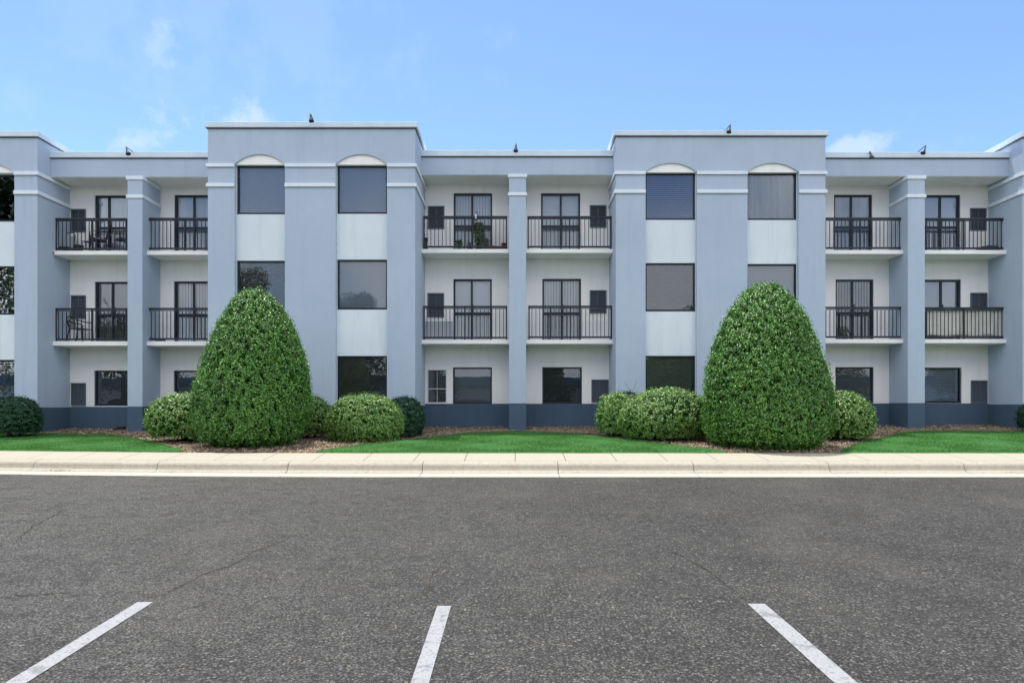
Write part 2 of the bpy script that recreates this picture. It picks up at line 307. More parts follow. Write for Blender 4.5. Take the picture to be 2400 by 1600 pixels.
def tri_mesh(name, V, T, mats, parent=None, origin=(0, 0, 0), mi=None, nper=3):
    me = bpy.data.meshes.new(name); V = np.asarray(V, dtype=np.float32)-np.array(origin, dtype=np.float32); T = np.asarray(T, dtype=np.int32)
    me.vertices.add(len(V)); me.vertices.foreach_set('co', V.ravel()); me.loops.add(T.size); me.loops.foreach_set('vertex_index', T.ravel())
    me.polygons.add(len(T)); me.polygons.foreach_set('loop_start', np.arange(len(T), dtype=np.int32)*T.shape[1])
    me.polygons.foreach_set('loop_total', np.full(len(T), T.shape[1], dtype=np.int32))
    for m in mats: me.materials.append(m)
    if mi is not None: me.polygons.foreach_set('material_index', np.asarray(mi, dtype=np.int32))
    me.update(calc_edges=True); me.validate()
    o = bpy.data.objects.new(name, me); S.collection.objects.link(o); origin = Vector(origin)
    po = ORG[parent] if parent else Vector((0, 0, 0))
    if parent: o.parent = parent
    o.location = origin-po; ORG[o] = origin
    return o
def thing(name, label, cat, loc, group=None):
    o = bpy.data.objects.new(name, None); S.collection.objects.link(o); o.location = loc; o.empty_display_size = .2
    ORG[o] = Vector(loc); tag(o, label, cat, group); return o
def tag(o, label, cat, group=None):
    o['label'] = label; o['category'] = cat
    if group: o['group'] = group
    return o
def kind(o, k='structure', label=None, cat=None):
    o['kind'] = k
    if label: o['label'] = label
    if cat: o['category'] = cat
    return o
def X(px, D): return (px-CX)/F*D
def Z(py, D): return CZ+(HY-py)/F*D

# ------------------------------------------------------------------ terrain
def bend(x): return .0082*max(0, -x-2)**2 if x > -14 else .0082*144+.197*(-x-14)
PROF = [(13.5, -1.075), (14.42, -.985), (19.0, -.77), (20.3, -.71), (21.3, -.63), (24, -.6)]
def gz(x, y):
    yy = y-bend(x)*max(0, min(1, (19-y)/5)); t = max(-16, min(16, x))*.0042*max(0, min(1, (y-14.4)/4))
    for (a, za), (b, zb) in zip(PROF, PROF[1:]):
        if yy <= b: return CZ+za+(zb-za)*(yy-a)/(b-a)+t
    return CZ+PROF[-1][1]+t
def gpt(px, py):                                      # photo pixel to the ground behind the sidewalk
    y = 16.0
    for _ in range(40):
        z = gz(X(px, y), y); ny = (CZ-z)*F/max(py-HY, 5); y = y*.5+ny*.5
    return X(px, y), y
def rz(y): return .0394*max(y, -15)
# base ground sheet
b = MB()
xs = [-400, -120, -60, -30, 30, 60, 120, 400]; ys = [-400, -150, -60, -15, 12.6, 14.0, 21, 60, 400]
zz = {-400: rz(-20)-.1, -150: rz(-20)-.1, -60: rz(-20)-.1, -15: rz(-15)-.1, 12.6: rz(12.6)-.2, 14.0: CZ-1.3, 21: CZ-.9, 60: CZ-.8, 400: CZ-.8}
b.add([(x, y, zz[y]) for y in ys for x in xs], [(j*8+i, j*8+i+1, (j+1)*8+i+1, (j+1)*8+i) for j in range(8) for i in range(7)])
kind(b.build('ground', M['earth']))
# road
NX = [-60+i*1.0 for i in range(121)]
b = MB(); rows = [-60, -15, 0, 6, 12]
vs = [(x, y, rz(y)) for y in rows for x in NX]+[(x, 12.83+bend(x), rz(12.83)) for x in NX]
n = len(NX); b.add(vs, [(j*n+i, j*n+i+1, (j+1)*n+i+1, (j+1)*n+i) for j in range(5) for i in range(n-1)])
kind(b.build('road', M['asphalt']))
# parking lines (painted, 4 mm above)
for (xt0, xt1, yt, xb0, xb1, yb) in ((325, 357, 1411, 10, 66, 1600), (1024.5, 1057.5, 1420, 963, 1005, 1600), (1753, 1791, 1415, 1953, 2011, 1600)):
    def rp(px, py):
        D = CZ/((py-HY)/F+.0394); return X(px, D), D
    a0, a1, c0, c1 = rp(xt0, yt), rp(xt1, yt), rp(xb0, yb), rp(xb1, yb)
    y1 = (a0[1]+a1[1])/2; y0 = -1.0; wd = .5*((a1[0]-a0[0])+(c1[0]-c0[0]))
    xm1 = (a0[0]+a1[0])/2; xm0 = (c0[0]+c1[0])/2; k = (xm1-xm0)/(y1-c0[1]); xe = xm1-k*(y1-y0)
    b = MB(); N_ = 30; vs = []
    for i in range(N_+1):
        t = i/N_; y = y0+(y1-y0)*t; xm = xe+(xm1-xe)*t
        vs += [(xm-wd/2, y, rz(y)+.005), (xm+wd/2, y, rz(y)+.005)]
    b.add(vs, [(2*i, 2*i+1, 2*i+3, 2*i+2) for i in range(N_)])
    kind(b.build('parking_line', M['paint']))
def road_pt(px, py):
    D = CZ/((py-HY)/F+.0394); return X(px, D), D
M['crack'] = mat('crack_fill', (.028, .024, .022), .95, .1, noise=[(3, .45, .6, .8, (.085, .055, .04))])
for pts in ([(360, 1400), (398, 1388), (430, 1370), (462, 1352), (480, 1345), (512, 1334), (540, 1325), (572, 1308), (600, 1290), (650, 1272), (705, 1250)],
            [(28, 1280), (52, 1255), (75, 1235), (112, 1215), (142, 1200), (146, 1190), (130, 1182), (112, 1178)],
            [(0, 1393), (60, 1396), (120, 1391), (180, 1387), (240, 1388)],
            [(1751, 1411), (1722, 1384), (1690, 1360), (1660, 1338), (1640, 1325), (1600, 1303), (1570, 1290), (1512, 1284)],
            [(1718, 1207), (1750, 1208), (1785, 1204), (1820, 1198), (1845, 1190), (1885, 1184)],
            [(1000, 1402), (1006, 1370), (1012, 1348), (1035, 1322), (1062, 1302)], [(1890, 1225), (1950, 1230), (1990, 1238), (2040, 1245)], [(0, 1545), (60, 1550), (110, 1546)]):
    P = [Vector((*road_pt(*p), 0)) for p in pts]; Q = []
    for a, c in zip(P, P[1:]):
        n = max(2, int((c-a).length/.05))
        for k in range(n):
            q = a.lerp(c, k/n); Q.append(q+Vector((random.uniform(-.012, .012), random.uniform(-.012, .012), 0)))
    b = MB(); vs = []; n = len(Q)
    for k, q in enumerate(Q):
        t = (Q[min(k+1, n-1)]-Q[max(k-1, 0)]).normalized(); w_ = random.uniform(.002, .009)*min(1, k/6, (n-1-k)/6+.05); s__ = Vector((-t.y, t.x, 0))*w_
        for e in (q-s__, q+s__): vs.append((e.x, e.y, rz(e.y)+.0025))
    b.add(vs, [(2*k, 2*k+2, 2*k+3, 2*k+1) for k in range(n-1)])
    kind(b.build('road_crack', M['crack']))
# gutter + kerb in 2.63 m casts, sidewalk in 1 m slabs
def sweep(b, prof, x0, x1, n=4):
    vs = []; m = len(prof)
    for i in range(n+1):
        x = x0+(x1-x0)*i/n
        for (y, z) in prof: vs.append((x, y+bend(x), CZ+z))
    fs = [(i*m+k, (i+1)*m+k, (i+1)*m+k+1, i*m+k+1) for i in range(n) for k in range(m-1)]
    fs += [tuple(range(m)), tuple(n*m+k for k in range(m-1, -1, -1))]
    b.smooth = True; b.add(vs, fs[:-2]); b.smooth = False; b.add([vs[k] for k in range(m)], [tuple(range(m))]); b.add([vs[n*m+k] for k in range(m)], [tuple(range(m-1, -1, -1))])
g = MB(); k_ = MB(); s_ = MB(); SEG = 2.63
x0 = X(991, 13.3)-SEG*16
for i in range(32):
    a = x0+i*SEG+.006; c = x0+(i+1)*SEG-.006
    sweep(g, [(12.80, -1.60), (12.80, -1.318), (13.08, -1.283), (13.08, -1.6)], a, c)
    arc = [(13.082, -1.6), (13.082, -1.283), (13.17, -1.268), (13.215, -1.25), (13.242, -1.225), (13.252, -1.17), (13.268, -1.135), (13.30, -1.11), (13.36, -1.093), (13.43, -1.085), (13.50, -1.080), (13.50, -1.6)]
    sweep(k_, arc, a, c)
kind(g.build('gutter', M['gut'])); kind(k_.build('kerb', M['kerbc']))
SW = 1.005; x0 = X(969, 13.5)-SW*42
for i in range(84):
    a = x0+i*SW+.006; c = x0+(i+1)*SW-.006
    sweep(s_, [(13.512, -1.5), (13.512, -1.082), (13.53, -1.074), (14.40, -.985), (14.42, -.99), (14.42, -1.5)], a, c, 2)
kind(s_.build('sidewalk', M['conc']))
# planting bed (mulch) terrain
b = MB(); gx = [-40+.5*i for i in range(161)]; gy = [0, .2, .6, 1.2, 1.8, 2.4, 3, 3.6, 4.2, 4.8, 5.4, 6, 6.5, 7, 7.6]
def bump2(x, y): return .03*math.sin(x*2.1+y)*math.sin(y*1.7-x*.6)+.02*math.sin(x*5.3)*math.sin(y*4.1)
vs = []
for j, q in enumerate(gy):
    for x in gx:
        y = 14.424+bend(x)*max(0, 1-q/5)+q
        vs.append((x, y, gz(x, y)-.02+(bump2(x, y) if 0 < j else 0)))
n = len(gx); b.smooth = True
b.add(vs, [(j*n+i, j*n+i+1, (j+1)*n+i+1, (j+1)*n+i) for j in range(len(gy)-1) for i in range(n-1)])
kind(b.build('planting_bed', M['mulch']))
# lawns
LAWN = [
 [(-700, 1019), (0, 1019), (120, 1018), (255, 1019.5), (323, 1030), (381, 1043), (427, 1060)],
 [(738, 1062), (787, 1053), (848, 1043), (909, 1038), (1001, 1028), (1095, 1016), (1217, 1011.5), (1289, 1014.5), (1362, 1018), (1435, 1027), (1500, 1035), (1568, 1044), (1652, 1053), (1706, 1062)],
 [(1972, 1062), (1998, 1046), (2026, 1036), (2074, 1026), (2113, 1016), (2152, 1012), (2265, 1011.5), (2400, 1014), (2700, 1014), (3200, 1016)]]
lawn_polys = []
for L_ in LAWN:
    top = [gpt(px, py) for px, py in L_]
    top = [(x, max(y, 14.43+bend(x)), ) for x, y in top]
    # resample along x
    tx = np.array([p[0] for p in top]); ty = np.array([p[1] for p in top])
    lawn_polys.append((tx, ty))
    nx_ = np.linspace(tx[0], tx[-1], 600); ny_ = np.interp(nx_, tx, ty)+.03*np.sin(nx_*7.3)+.022*np.sin(nx_*17.1+1)+.02*np.sin(nx_*41)
    tx, ty = nx_, ny_; lawn_polys[-1] = (tx, ty)
    xs = np.linspace(tx[0], tx[-1], 120); b = MB(); b.smooth = True; vs = []; J = 10
    for x in xs:
        ye = float(np.interp(x, tx, ty)); yb = 14.43+bend(x)
        for j in range(J+1):
            y = yb+(ye-yb)*j/J; vs.append((x, y, gz(x, y)+.035*(1 if 0 < j < J else 0)+(bump2(x, y)*.3)))
    b.add(vs, [(i*(J+1)+j, (i+1)*(J+1)+j, (i+1)*(J+1)+j+1, i*(J+1)+j+1) for i in range(119) for j in range(J)])
    kind(b.build('lawn', M['lawn']))
GZV = np.vectorize(gz, otypes=[float]); BV = np.vectorize(bend, otypes=[float])
def in_lawn(x, y):
    r = np.zeros(len(x), bool)
    for tx, ty in lawn_polys:
        r |= (x > tx[0]) & (x < tx[-1]) & (y < np.interp(x, tx, ty)) & (y > 14.43)
    return r
# grass blades
n = 330000; x = RNG.uniform(-17, 17.5, n); y = RNG.uniform(14.44, 19.6, n); ok = in_lawn(x, y-RNG.exponential(.03, n)) & (y > 14.44+BV(x)) & (np.abs(x) < y*.80+.8)
x = x[ok]; y = y[ok]; z = GZV(x, y)+.02; n = len(x); h = RNG.uniform(.02, .045, n); th = RNG.uniform(0, 6.283, n); wd = .007
V = np.zeros((n, 3, 3)); V[:, 0] = np.stack([x-wd*np.cos(th), y-wd*np.sin(th), z], 1); V[:, 1] = np.stack([x+wd*np.cos(th), y+wd*np.sin(th), z], 1)
V[:, 2] = np.stack([x+RNG.normal(0, .018, n), y+RNG.normal(0, .018, n), z+h], 1)
kind(tri_mesh('grass', V.reshape(-1, 3), np.arange(n*3).reshape(-1, 3), [M['grass']]), 'stuff', 'short bright green lawn grass behind the sidewalk', 'grass')
# dry leaf litter lying in the gutter
n = 420; cx_ = RNG.choice([-9.2, -9.0, -9.1, -4.3, -6.7, 1.1, 6.3, 3.7, 9.5], n)+RNG.normal(0, .12, n); fr = RNG.random(n) < .55; cx_[fr] = RNG.uniform(-11, 11, int(fr.sum()))
y = 13.17-np.abs(RNG.normal(0, .07, n))+BV(cx_); P = np.stack([cx_, y, CZ-1.318+(np.clip(y-BV(cx_), 12.8, 13.2)-12.8)*.13+.012], 1)
th = RNG.uniform(0, 6.283, n); A = np.stack([np.cos(th), np.sin(th), RNG.normal(0, .2, n)], 1); Bv = np.stack([-np.sin(th), np.cos(th), RNG.normal(0, .2, n)], 1)
LL = RNG.uniform(.008, .026, (n, 1)); V = np.stack([P-A*LL, P+Bv*LL*.4, P+A*LL, P-Bv*LL*.4], 1)
M['litter'] = mat('dry_leaf', (.20, .12, .04), .8, .2, island=(1, (.42, .30, .10)))
kind(tri_mesh('leaf_litter', V.reshape(-1, 3), np.arange(n*4).reshape(-1, 4), [M['litter']]), 'stuff', 'dry brown leaf litter scattered along the gutter', 'leaf litter')
# mulch chips / pine straw
n = 170000; x = RNG.uniform(-17, 17, n); y = RNG.uniform(14.45, 21.2, n); ok = ~in_lawn(x, y) & (y > 14.47+BV(x)) & (np.abs(x) < y*.78+.8); x = x[ok]; y = y[ok]; n = len(x)
z = GZV(x, y)+RNG.uniform(-.015, .03, n); th = RNG.uniform(0, 6.283, n); l = RNG.uniform(.012, .05, n); wd = RNG.uniform(.003, .008, n)
V = np.zeros((n, 4, 3)); ca, sa = np.cos(th), np.sin(th); dz = RNG.normal(0, .012, n)
V[:, 0] = np.stack([x-l*ca-wd*sa, y-l*sa+wd*ca, z-dz], 1); V[:, 1] = np.stack([x-l*ca+wd*sa, y-l*sa-wd*ca, z-dz+.004], 1)
V[:, 2] = np.stack([x+l*ca+wd*sa, y+l*sa-wd*ca, z+dz+.004], 1); V[:, 3] = np.stack([x+l*ca-wd*sa, y+l*sa+wd*ca, z+dz], 1)
kind(tri_mesh('mulch', V.reshape(-1, 3), np.arange(n*4).reshape(-1, 4), [M['chip']]), 'stuff', 'brown pine straw and bark mulch along the building', 'mulch')

# ------------------------------------------------------------------ the building
DR = 21.33; DF = 20.45; DS = 20.53; DP = 20.3; DRAIL = 20.68
ROOT = thing('apartment_building', 'long three storey blue grey stucco apartment building with towers and balconies', 'building', (0, 19.9, CZ-.75))
GB = CZ-1.1                                            # wall feet, below the mulch
def add_blind(w, kind_, col, x0, x1, z0, z1, y):
    b = MB(); m = B[col]
    if kind_ == 'plain':
        b.box(x0, x1, y, y+.01, z0, z1); b.box(x0, x1, y-.02, y-.002, z0, z0+.03)
    elif kind_ == 'horiz':
        zc = z1-.02
        while zc > z0+.01:
            b.add([(x0, y-.012, zc-.023), (x1, y-.012, zc-.023), (x1, y+.008, zc+.020), (x0, y+.008, zc+.020)], [(0, 1, 2, 3)]); zc -= .057
        b.box(x0, x1, y-.02, y+.02, z1-.03, z1); b.m = 1; b.box(x0, x1, y+.05, y+.06, z0, z1)
    elif kind_ == 'vert':
        xc = x0+.04
        while xc < x1:
            sl_ = random.uniform(.010, .03)
            hw = .027 if col == 'pale' else .039
            b.add([(xc-hw, y-sl_, z0), (xc+hw, y+sl_, z0), (xc+hw, y+sl_, z1), (xc-hw, y-sl_, z1)], [(0, 1, 2, 3)]); xc += .088
        b.m = 1; b.box(x0, x1, y+.06, y+.07, z0, z1)
    elif kind_ == 'curtain':
        n = 60; vs = []; ph = random.uniform(0, 6)
        for i in range(n+1):
            x_ = x0+(x1-x0)*i/n; yy = y+.03*math.sin(x_*38+ph)+.02*math.sin(x_*23+ph*2)
            vs += [(x_, yy, z0), (x_, yy, z1)]
        b.smooth = True; b.add(vs, [(2*i, 2*i+2, 2*i+3, 2*i+1) for i in range(n)]); b.smooth = False
        b.m = 1; b.box(x0, x1, y+.08, y+.09, z0, z1)
    nm = {'plain': 'roller_shade', 'horiz': 'slatted_blind', 'vert': 'vertical_blind', 'curtain': 'curtain'}[kind_]
    b.build(nm, [m, B['dark']], w)
def frame_boxes(b, x0, x1, z0, z1, y0, y1, t, tb=None):
    tb = tb or t
    b.box(x0, x0+t, y0, y1, z0, z1); b.box(x1-t, x1, y0, y1, z0, z1); b.box(x0+t, x1-t, y0, y1, z1-t, z1); b.box(x0+t, x1-t, y0, y1, z0, z0+tb)
def window(x0, x1, z0, z1, y, bk, bc, label=None, t=.045):
    """frame set in a wall opening; y is the plane of the frame's face"""
    b = MB(); frame_boxes(b, x0, x1, z0, z1, y, y+.07, t, t*1.3); b.box(x0, x1, y-.02, y, z0-.0, z0+.035)
    w_ = b.build('window', M['frame'], ROOT)
    MB().box(x0+t, x1-t, y+.03, y+.035, z0+t*1.3, z1-t).build('pane', M['glass'], w_)
    add_blind(w_, bk, bc, x0+t*.5, x1-t*.5, z0+t*.5, z1-t*.5, y+.10)
    if label: w_['label'] = label
    return w_
def door(x0, x1, z0, z1, y, xm, bk, bc, bar=True):
    t = .055; b = MB(); frame_boxes(b, x0, x1, z0, z1, y, y+.09, t); b.box(xm-.03, xm+.03, y+.01, y+.07, z0+t, z1-t)
    if bar: b.box(x0+t, xm-.03, y+.02, y+.06, z0+.84, z0+.92); b.box(xm+.03, x1-t, y+.02, y+.06, z0+.84, z0+.92)
    d = b.build('sliding_door', M['frame'], ROOT)
    for (a, c) in ((x0+t, xm-.03), (xm+.03, x1-t)): MB().box(a, c, y+.035, y+.04, z0+t, z1-t).build('pane', M['glass'], d)
    add_blind(d, bk, bc, x0+.02, x1-.02, z0+.02, z1-.02, y+.14)
    MB().box(xm+.035, xm+.055, y-.02, y+.01, z0+.9, z0+1.15).build('handle', M['frame'], d)
def grille(x0, x1, z0, z1, y):
    b = MB(); frame_boxes(b, x0, x1, z0, z1, y-.02, y+.05, .035); b.box((x0+x1)/2-.009, (x0+x1)/2+.009, y-.012, y+.02, z0+.035, z1-.035)
    g_ = b.build('louvred_grille', M['louvre'], ROOT)
    b = MB(); zc = z0+.06
    while zc < z1-.03:
        b.add([(x0+.035, y+.005, zc-.02), (x1-.035, y+.005, zc-.02), (x1-.035, y+.04, zc+.02), (x0+.035, y+.04, zc+.02)], [(0, 1, 2, 3)]); zc += .045
    b.box(x0+.035, x1-.035, y+.06, y+.07, z0+.03, z1-.03)
    b.build('louvre_blades', M['louvre'], g_)

# towers: x0,x1,front, coping(top,bottom), band1, band2, arch(spring,apex), openings[(x0,x1)], plinth z
def tower(x0, x1, Df, zc, zcb, band1, band2, zs, za, ops, zpl, wins, rear_sides):
    b = MB(); T = .12
    # front plate with arched slots open at the bottom
    pts = [(x0, zpl), (x0, zcb), (x1, zcb), (x1, zpl)]
    low = []
    for (a, c) in reversed(ops):
        low.append((c, zpl)); low.append((c, zs)); hw = (c-a)/2; rise = za-zs; rad = (hw*hw+rise*rise)/(2*rise); mx = (a+c)/2; cz = za-rad; N_ = 18
        a0 = math.asin(hw/rad)
        for i in range(1, N_): t = a0-2*a0*i/N_; low.append((mx+rad*math.sin(t), cz+rad*math.cos(t)))
        low += [(a, zs), (a, zpl)]
    b.poly(list(reversed(pts+low)) if False else pts+low, Df, Df+T)
    for (a, c) in ((x0, x0+.25), (x1-.25, x1)): b.box(a, c, Df+T, 24, zpl, zcb)
    b.box(x0+.25, x1-.25, Df+.55, 24, zpl, zcb)
    # side above plinth only; body
    tw = b.build('tower_wall', M['blue'], ROOT)
    b = MB()
    ed = [x0-.0]+[v for o in ops for v in o]+[x1]
    for i in range(0, len(ed), 2): b.box(ed[i], ed[i+1], Df, Df+.42, GB, zpl)
    b.box(x0, x1, Df+.42, 21.6, GB, zpl); 
    for (a, c) in ops: b.box(a, c, Df+T, Df+.42, GB, zpl)
    b.build('plinth', M['plinth'], tw)
    MB().box(x0-.07, x1+.07, Df-.07, 24.05, zcb, zc).build('coping', M['coping'], tw, bevel=.012)
    MB().box(x0-.02, x1+.02, Df-.02, 24.03, zcb-.025, zcb-.001).build('coping_shadow', M['copshadow'], tw)  # thin dark strip standing in for the shade under the coping
    for (a, c) in ((x0-.012, x0-.001), (x1+.001, x1+.012)): MB().box(a, c, 20.87, 24.0, CZ+7.0, zcb-.03).build('side_cladding', M['cream'], tw)
    for (t0, t1) in (band1, band2):
        segs = list(zip(ed[0::2], ed[1::2])); p = .045
        for i, (a, c) in enumerate(segs):                # the end ones turn the corner: one L-shaped strip each
            f_, l_ = i == 0, i == len(segs)-1
            if f_: pl = [(c, Df-p), (c, Df), (a, Df), (a, DR), (a-p, DR), (a-p, Df-p)]
            elif l_: pl = [(a, Df), (a, Df-p), (c+p, Df-p), (c+p, DR), (c, DR), (c, Df)]
            else: pl = [(a, Df-p), (c, Df-p), (c, Df), (a, Df)]
            if f_: pl = pl[::-1]
            k = len(pl); b = MB()
            b.add([(x, y, t1) for x, y in pl]+[(x, y, t0) for x, y in pl], [tuple(range(k-1, -1, -1)), tuple(range(k, 2*k))]+[(j, (j+1) % k, (j+1) % k+k, j+k) for j in range(k)])
            b.build('trim_band', M['trim'], tw, bevel=.008)
    for oi, (a, c) in enumerate(ops):
        holes = [(a+.012, c-.012, w_[1], w_[0]) for w_ in wins[oi]]
        b = MB(); b.plate(a, c, zpl, zs, Df+T-.001+.002, Df+T+.12, holes)
        hw = (c-a)/2; rise = za-zs; rad = (hw*hw+rise*rise)/(2*rise); mx = (a+c)/2; cz = za-rad; a0 = math.asin(hw/rad); p = []
        for i in range(19): t = a0-2*a0*i/18; p.append((mx+rad*math.sin(t), cz+rad*math.cos(t)))
        b.build('infill_panel', M['white'], tw)
        b = MB(); b.poly(p, Df+.045, Df+T+.12); b.build('arch_panel', M['cream'], tw)
        for w_ in wins[oi]: window(a+.014, c-.014, w_[1], w_[0], Df+T+.03, w_[2], w_[3])
def zz_(D, *ys): return [Z(y, D) for y in ys]
# left end tower
D = 19.88; DW = D+.16
tower(-20.0, -13.97, D, Z(308.8, D), Z(321.6, D), (Z(402.5, D), Z(411, D)), (Z(447, D), Z(456, D)), Z(404, D), Z(383, D),
      [(-19.2, -17.7), (-16.13, -14.64)], CZ-.03,
      [[(Z(410, DW), Z(520.6, DW), 'horiz', 'grey'), (Z(624.4, DW), Z(738, DW), 'plain', 'dim'), (Z(843, DW), Z(950, DW), 'plain', 'dim')],
       [(Z(410, DW), Z(520.6, DW), 'plain', 'dark'), (Z(624.4, DW), Z(738, DW), 'plain', 'dark'), (Z(843, DW), Z(950, DW), 'plain', 'dim')]], None)
D = 19.25; DW = D+.16
tower(-8.72, -2.875, D, Z(288, D), Z(300.5, D), (Z(384, D), Z(392, D)), (Z(430, D), Z(438.5, D)), Z(385, D), Z(361.5, D),
      [(X(550, D), X(667.5, D)), (X(786.7, D), X(907, D))], CZ+.03,
      [[(Z(388.5, DW), Z(503.3, DW), 'horiz', 'light'), (Z(611.6, DW), Z(727, DW), 'horiz', 'tan'), (Z(834, DW), Z(948, DW), 'plain', 'dim')],
       [(Z(387.5, DW), Z(502.3, DW), 'plain', 'grey'), (Z(609, DW), Z(726, DW), 'plain', 'grey'), (Z(834, DW), Z(948, DW), 'plain', 'dim')]], None)
D = 19.88; DW = D+.16
tower(2.875, 8.98, D, Z(307.5, D), Z(319.5, D), (Z(402, D), Z(409.6, D)), (Z(445.3, D), Z(453.5, D)), Z(403, D), Z(382, D),
      [(X(1513, D), X(1633, D)), (X(1752, D), X(1872, D))], CZ+.06,
      [[(Z(405.5, DW), Z(516.5, DW), 'horiz', 'blue'), (Z(617, DW), Z(730.4, DW), 'horiz', 'tan'), (Z(833.7, DW), Z(945, DW), 'horiz', 'tan')],
       [(Z(406.5, DW), Z(516.7, DW), 'curtain', 'grey'), (Z(619, DW), Z(732, DW), 'plain', 'grey'), (Z(834, DW), Z(945, DW), 'plain', 'dim')]], None)
tower(14.72, 20.8, D, Z(310, D), Z(322.5, D), (Z(404, D), Z(412, D)), (Z(446.5, D), Z(455, D)), Z(405, D), Z(384, D),
      [(15.58, 17.08), (18.55, 20.05)], CZ+.06,
      [[(Z(407, DW), Z(518, DW), 'horiz', 'grey'), (Z(619, DW), Z(732, DW), 'plain', 'dim'), (Z(834, DW), Z(945, DW), 'plain', 'dim')],
       [(Z(407, DW), Z(518, DW), 'plain', 'grey'), (Z(619, DW), Z(732, DW), 'plain', 'dim'), (Z(834, DW), Z(945, DW), 'plain', 'dim')]], None)
# rear block
b = MB(); b.box(-20, 20.8, 22.2, 36, GB, CZ+7.0); b.build('main_block', M['blue'], ROOT)
MB().box(-19.9, 20.7, 21.4, 35.9, CZ+7.0, CZ+7.15).build('flat_roof', M['roof'], ROOT)

def sw(px, py): return (X(px, DR), Z(py, DR))
def recess(x0, x1, pil, fas, cop, zceil, bands, zpl, slabs, rails, doors, wins, grs):
    (p0, p1) = pil
    holes = []
    for d in doors: holes.append((X(d[0], DR), X(d[1], DR), d[3], Z(d[2], DR)))
    for w_ in wins: holes.append((X(w_[0], DR), X(w_[1], DR), Z(w_[3], DR), Z(w_[2], DR)))
    for g_ in grs: holes.append((X(g_[0], DR), X(g_[1], DR), Z(g_[3], DR), Z(g_[2], DR)))
    holes = [(max(h[0], x0+.02), min(h[1], x1-.02), h[2], h[3]) for h in holes]
    rw = MB().plate(x0, x1, zpl, zceil+.3, DR, DR+.16, holes).build('recess_wall', M['cream'], ROOT)
    MB().box(x0, x1, DR, DR+.3, GB, zpl).build('plinth', M['plinth'], rw)
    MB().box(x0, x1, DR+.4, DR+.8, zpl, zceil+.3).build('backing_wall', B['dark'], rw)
    f_ = MB().box(x0, x1, DF, DF+.3, fas, cop[1]).build('fascia', M['blue'], ROOT)
    MB().box(x0, x1, DF-.06, DF+.4, cop[1], cop[0]).build('coping', M['coping'], f_, bevel=.012)
    MB().box(x0, x1, DF-.02, DF-.001, cop[1]-.025, cop[1]-.001).build('coping_shadow', M['copshadow'], f_)  # painted shadow strip below the fascia coping
    MB().box(x0, x1, DF+.012, DR, fas-.012, fas-.001).box(x0, x1, DF+.3, DR, fas, fas+.1).build('soffit', M['cream'], ROOT)
    pl = MB().box(p0, p1, DP, DR, zpl, fas-.012).build('pillar', M['blue'], ROOT, bevel=.012)
    MB().box(p0, p1, DP, DR, GB, zpl).build('plinth', M['plinth'], pl)
    for (a, c) in bands: MB().box(p0-.03, p1+.03, DP-.03, DR, c, a).build('trim_band', M['trim'], pl, bevel=.008)
    for i, (za, zb) in enumerate(slabs):
        for (a, c) in ((x0, p0), (p1, x1)):
            MB().box(a, c, DS, DR, zb, za).build('balcony_slab', M['cream'], ROOT, bevel=.01)
    for (a, c, zt, zb, mid) in rails:
        b = MB(); y = DRAIL
        b.box(a, c, y-.03, y+.035, zt-.05, zt); b.box(a, c, y-.015, y+.015, zt-.09, zt-.065); b.box(a, c, y-.02, y+.02, zb+.02, zb+.07)
        r_ = b.build('balcony_railing', M['rail'], ROOT)
        for xm in [a+.025, c-.025]+mid:
            MB().box(xm-.02, xm+.02, y-.022, y+.022, zb-.02, zt-.051).build('post', M['rail'], r_)
        b = MB(); n_ = round((c-a)/.118)
        for k in range(1, n_):
            xk = a+(c-a)*k/n_+random.uniform(-.003, .003); b.box(xk-.009, xk+.009, y-.009, y+.009, zb+.07, zt-.10)
        b.build('baluster_panel', M['rail'], r_)
    for d in doors: door(max(X(d[0], DR), x0+.02), min(X(d[1], DR), x1-.02), d[3], Z(d[2], DR), DR+.04, X(d[4], DR), d[5], d[6])
    for w_ in wins:
        if w_[4] == 'sash':
            a, c, zt, zb = X(w_[0], DR), X(w_[1], DR), Z(w_[2], DR), Z(w_[3], DR); b = MB(); y = DR
            frame_boxes(b, a, c, zb, zt, y-.02, y+.06, .025); zm = zb+(zt-zb)*.42
            b.box(a+.025, c-.025, y, y+.05, zm-.012, zm+.012); xm = (a+c)/2; b.box(xm-.005, xm+.005, y+.01, y+.04, zb+.025, zm-.012); b.box(xm-.005, xm+.005, y+.01, y+.04, zm+.012, zt-.035)
            b.box(a-.02, c+.02, y-.04, y-.021, zb-.03, zb+.02)
            q = b.build('sash_window', M['whiteframe'], ROOT); q['label'] = 'narrow white framed sash window on the ground floor'
            MB().box(a+.035, c-.035, y+.042, y+.047, zb+.035, zt-.035).build('pane', M['glass'], q)
            add_blind(q, 'horiz', 'tan', a+.03, c-.03, zb+.03, zt-.03, y+.10)
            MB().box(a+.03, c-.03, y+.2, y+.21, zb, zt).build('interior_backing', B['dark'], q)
        else: window(max(X(w_[0], DR), x0+.02), min(X(w_[1], DR), x1-.02), Z(w_[3], DR), Z(w_[2], DR), DR+.05, w_[4], w_[5])
    for g_ in grs: grille(X(g_[0], DR), X(g_[1], DR), Z(g_[3], DR), Z(g_[2], DR), DR)
def railz(yt, yb): return Z(yt, DRAIL), Z(yb, DRAIL)
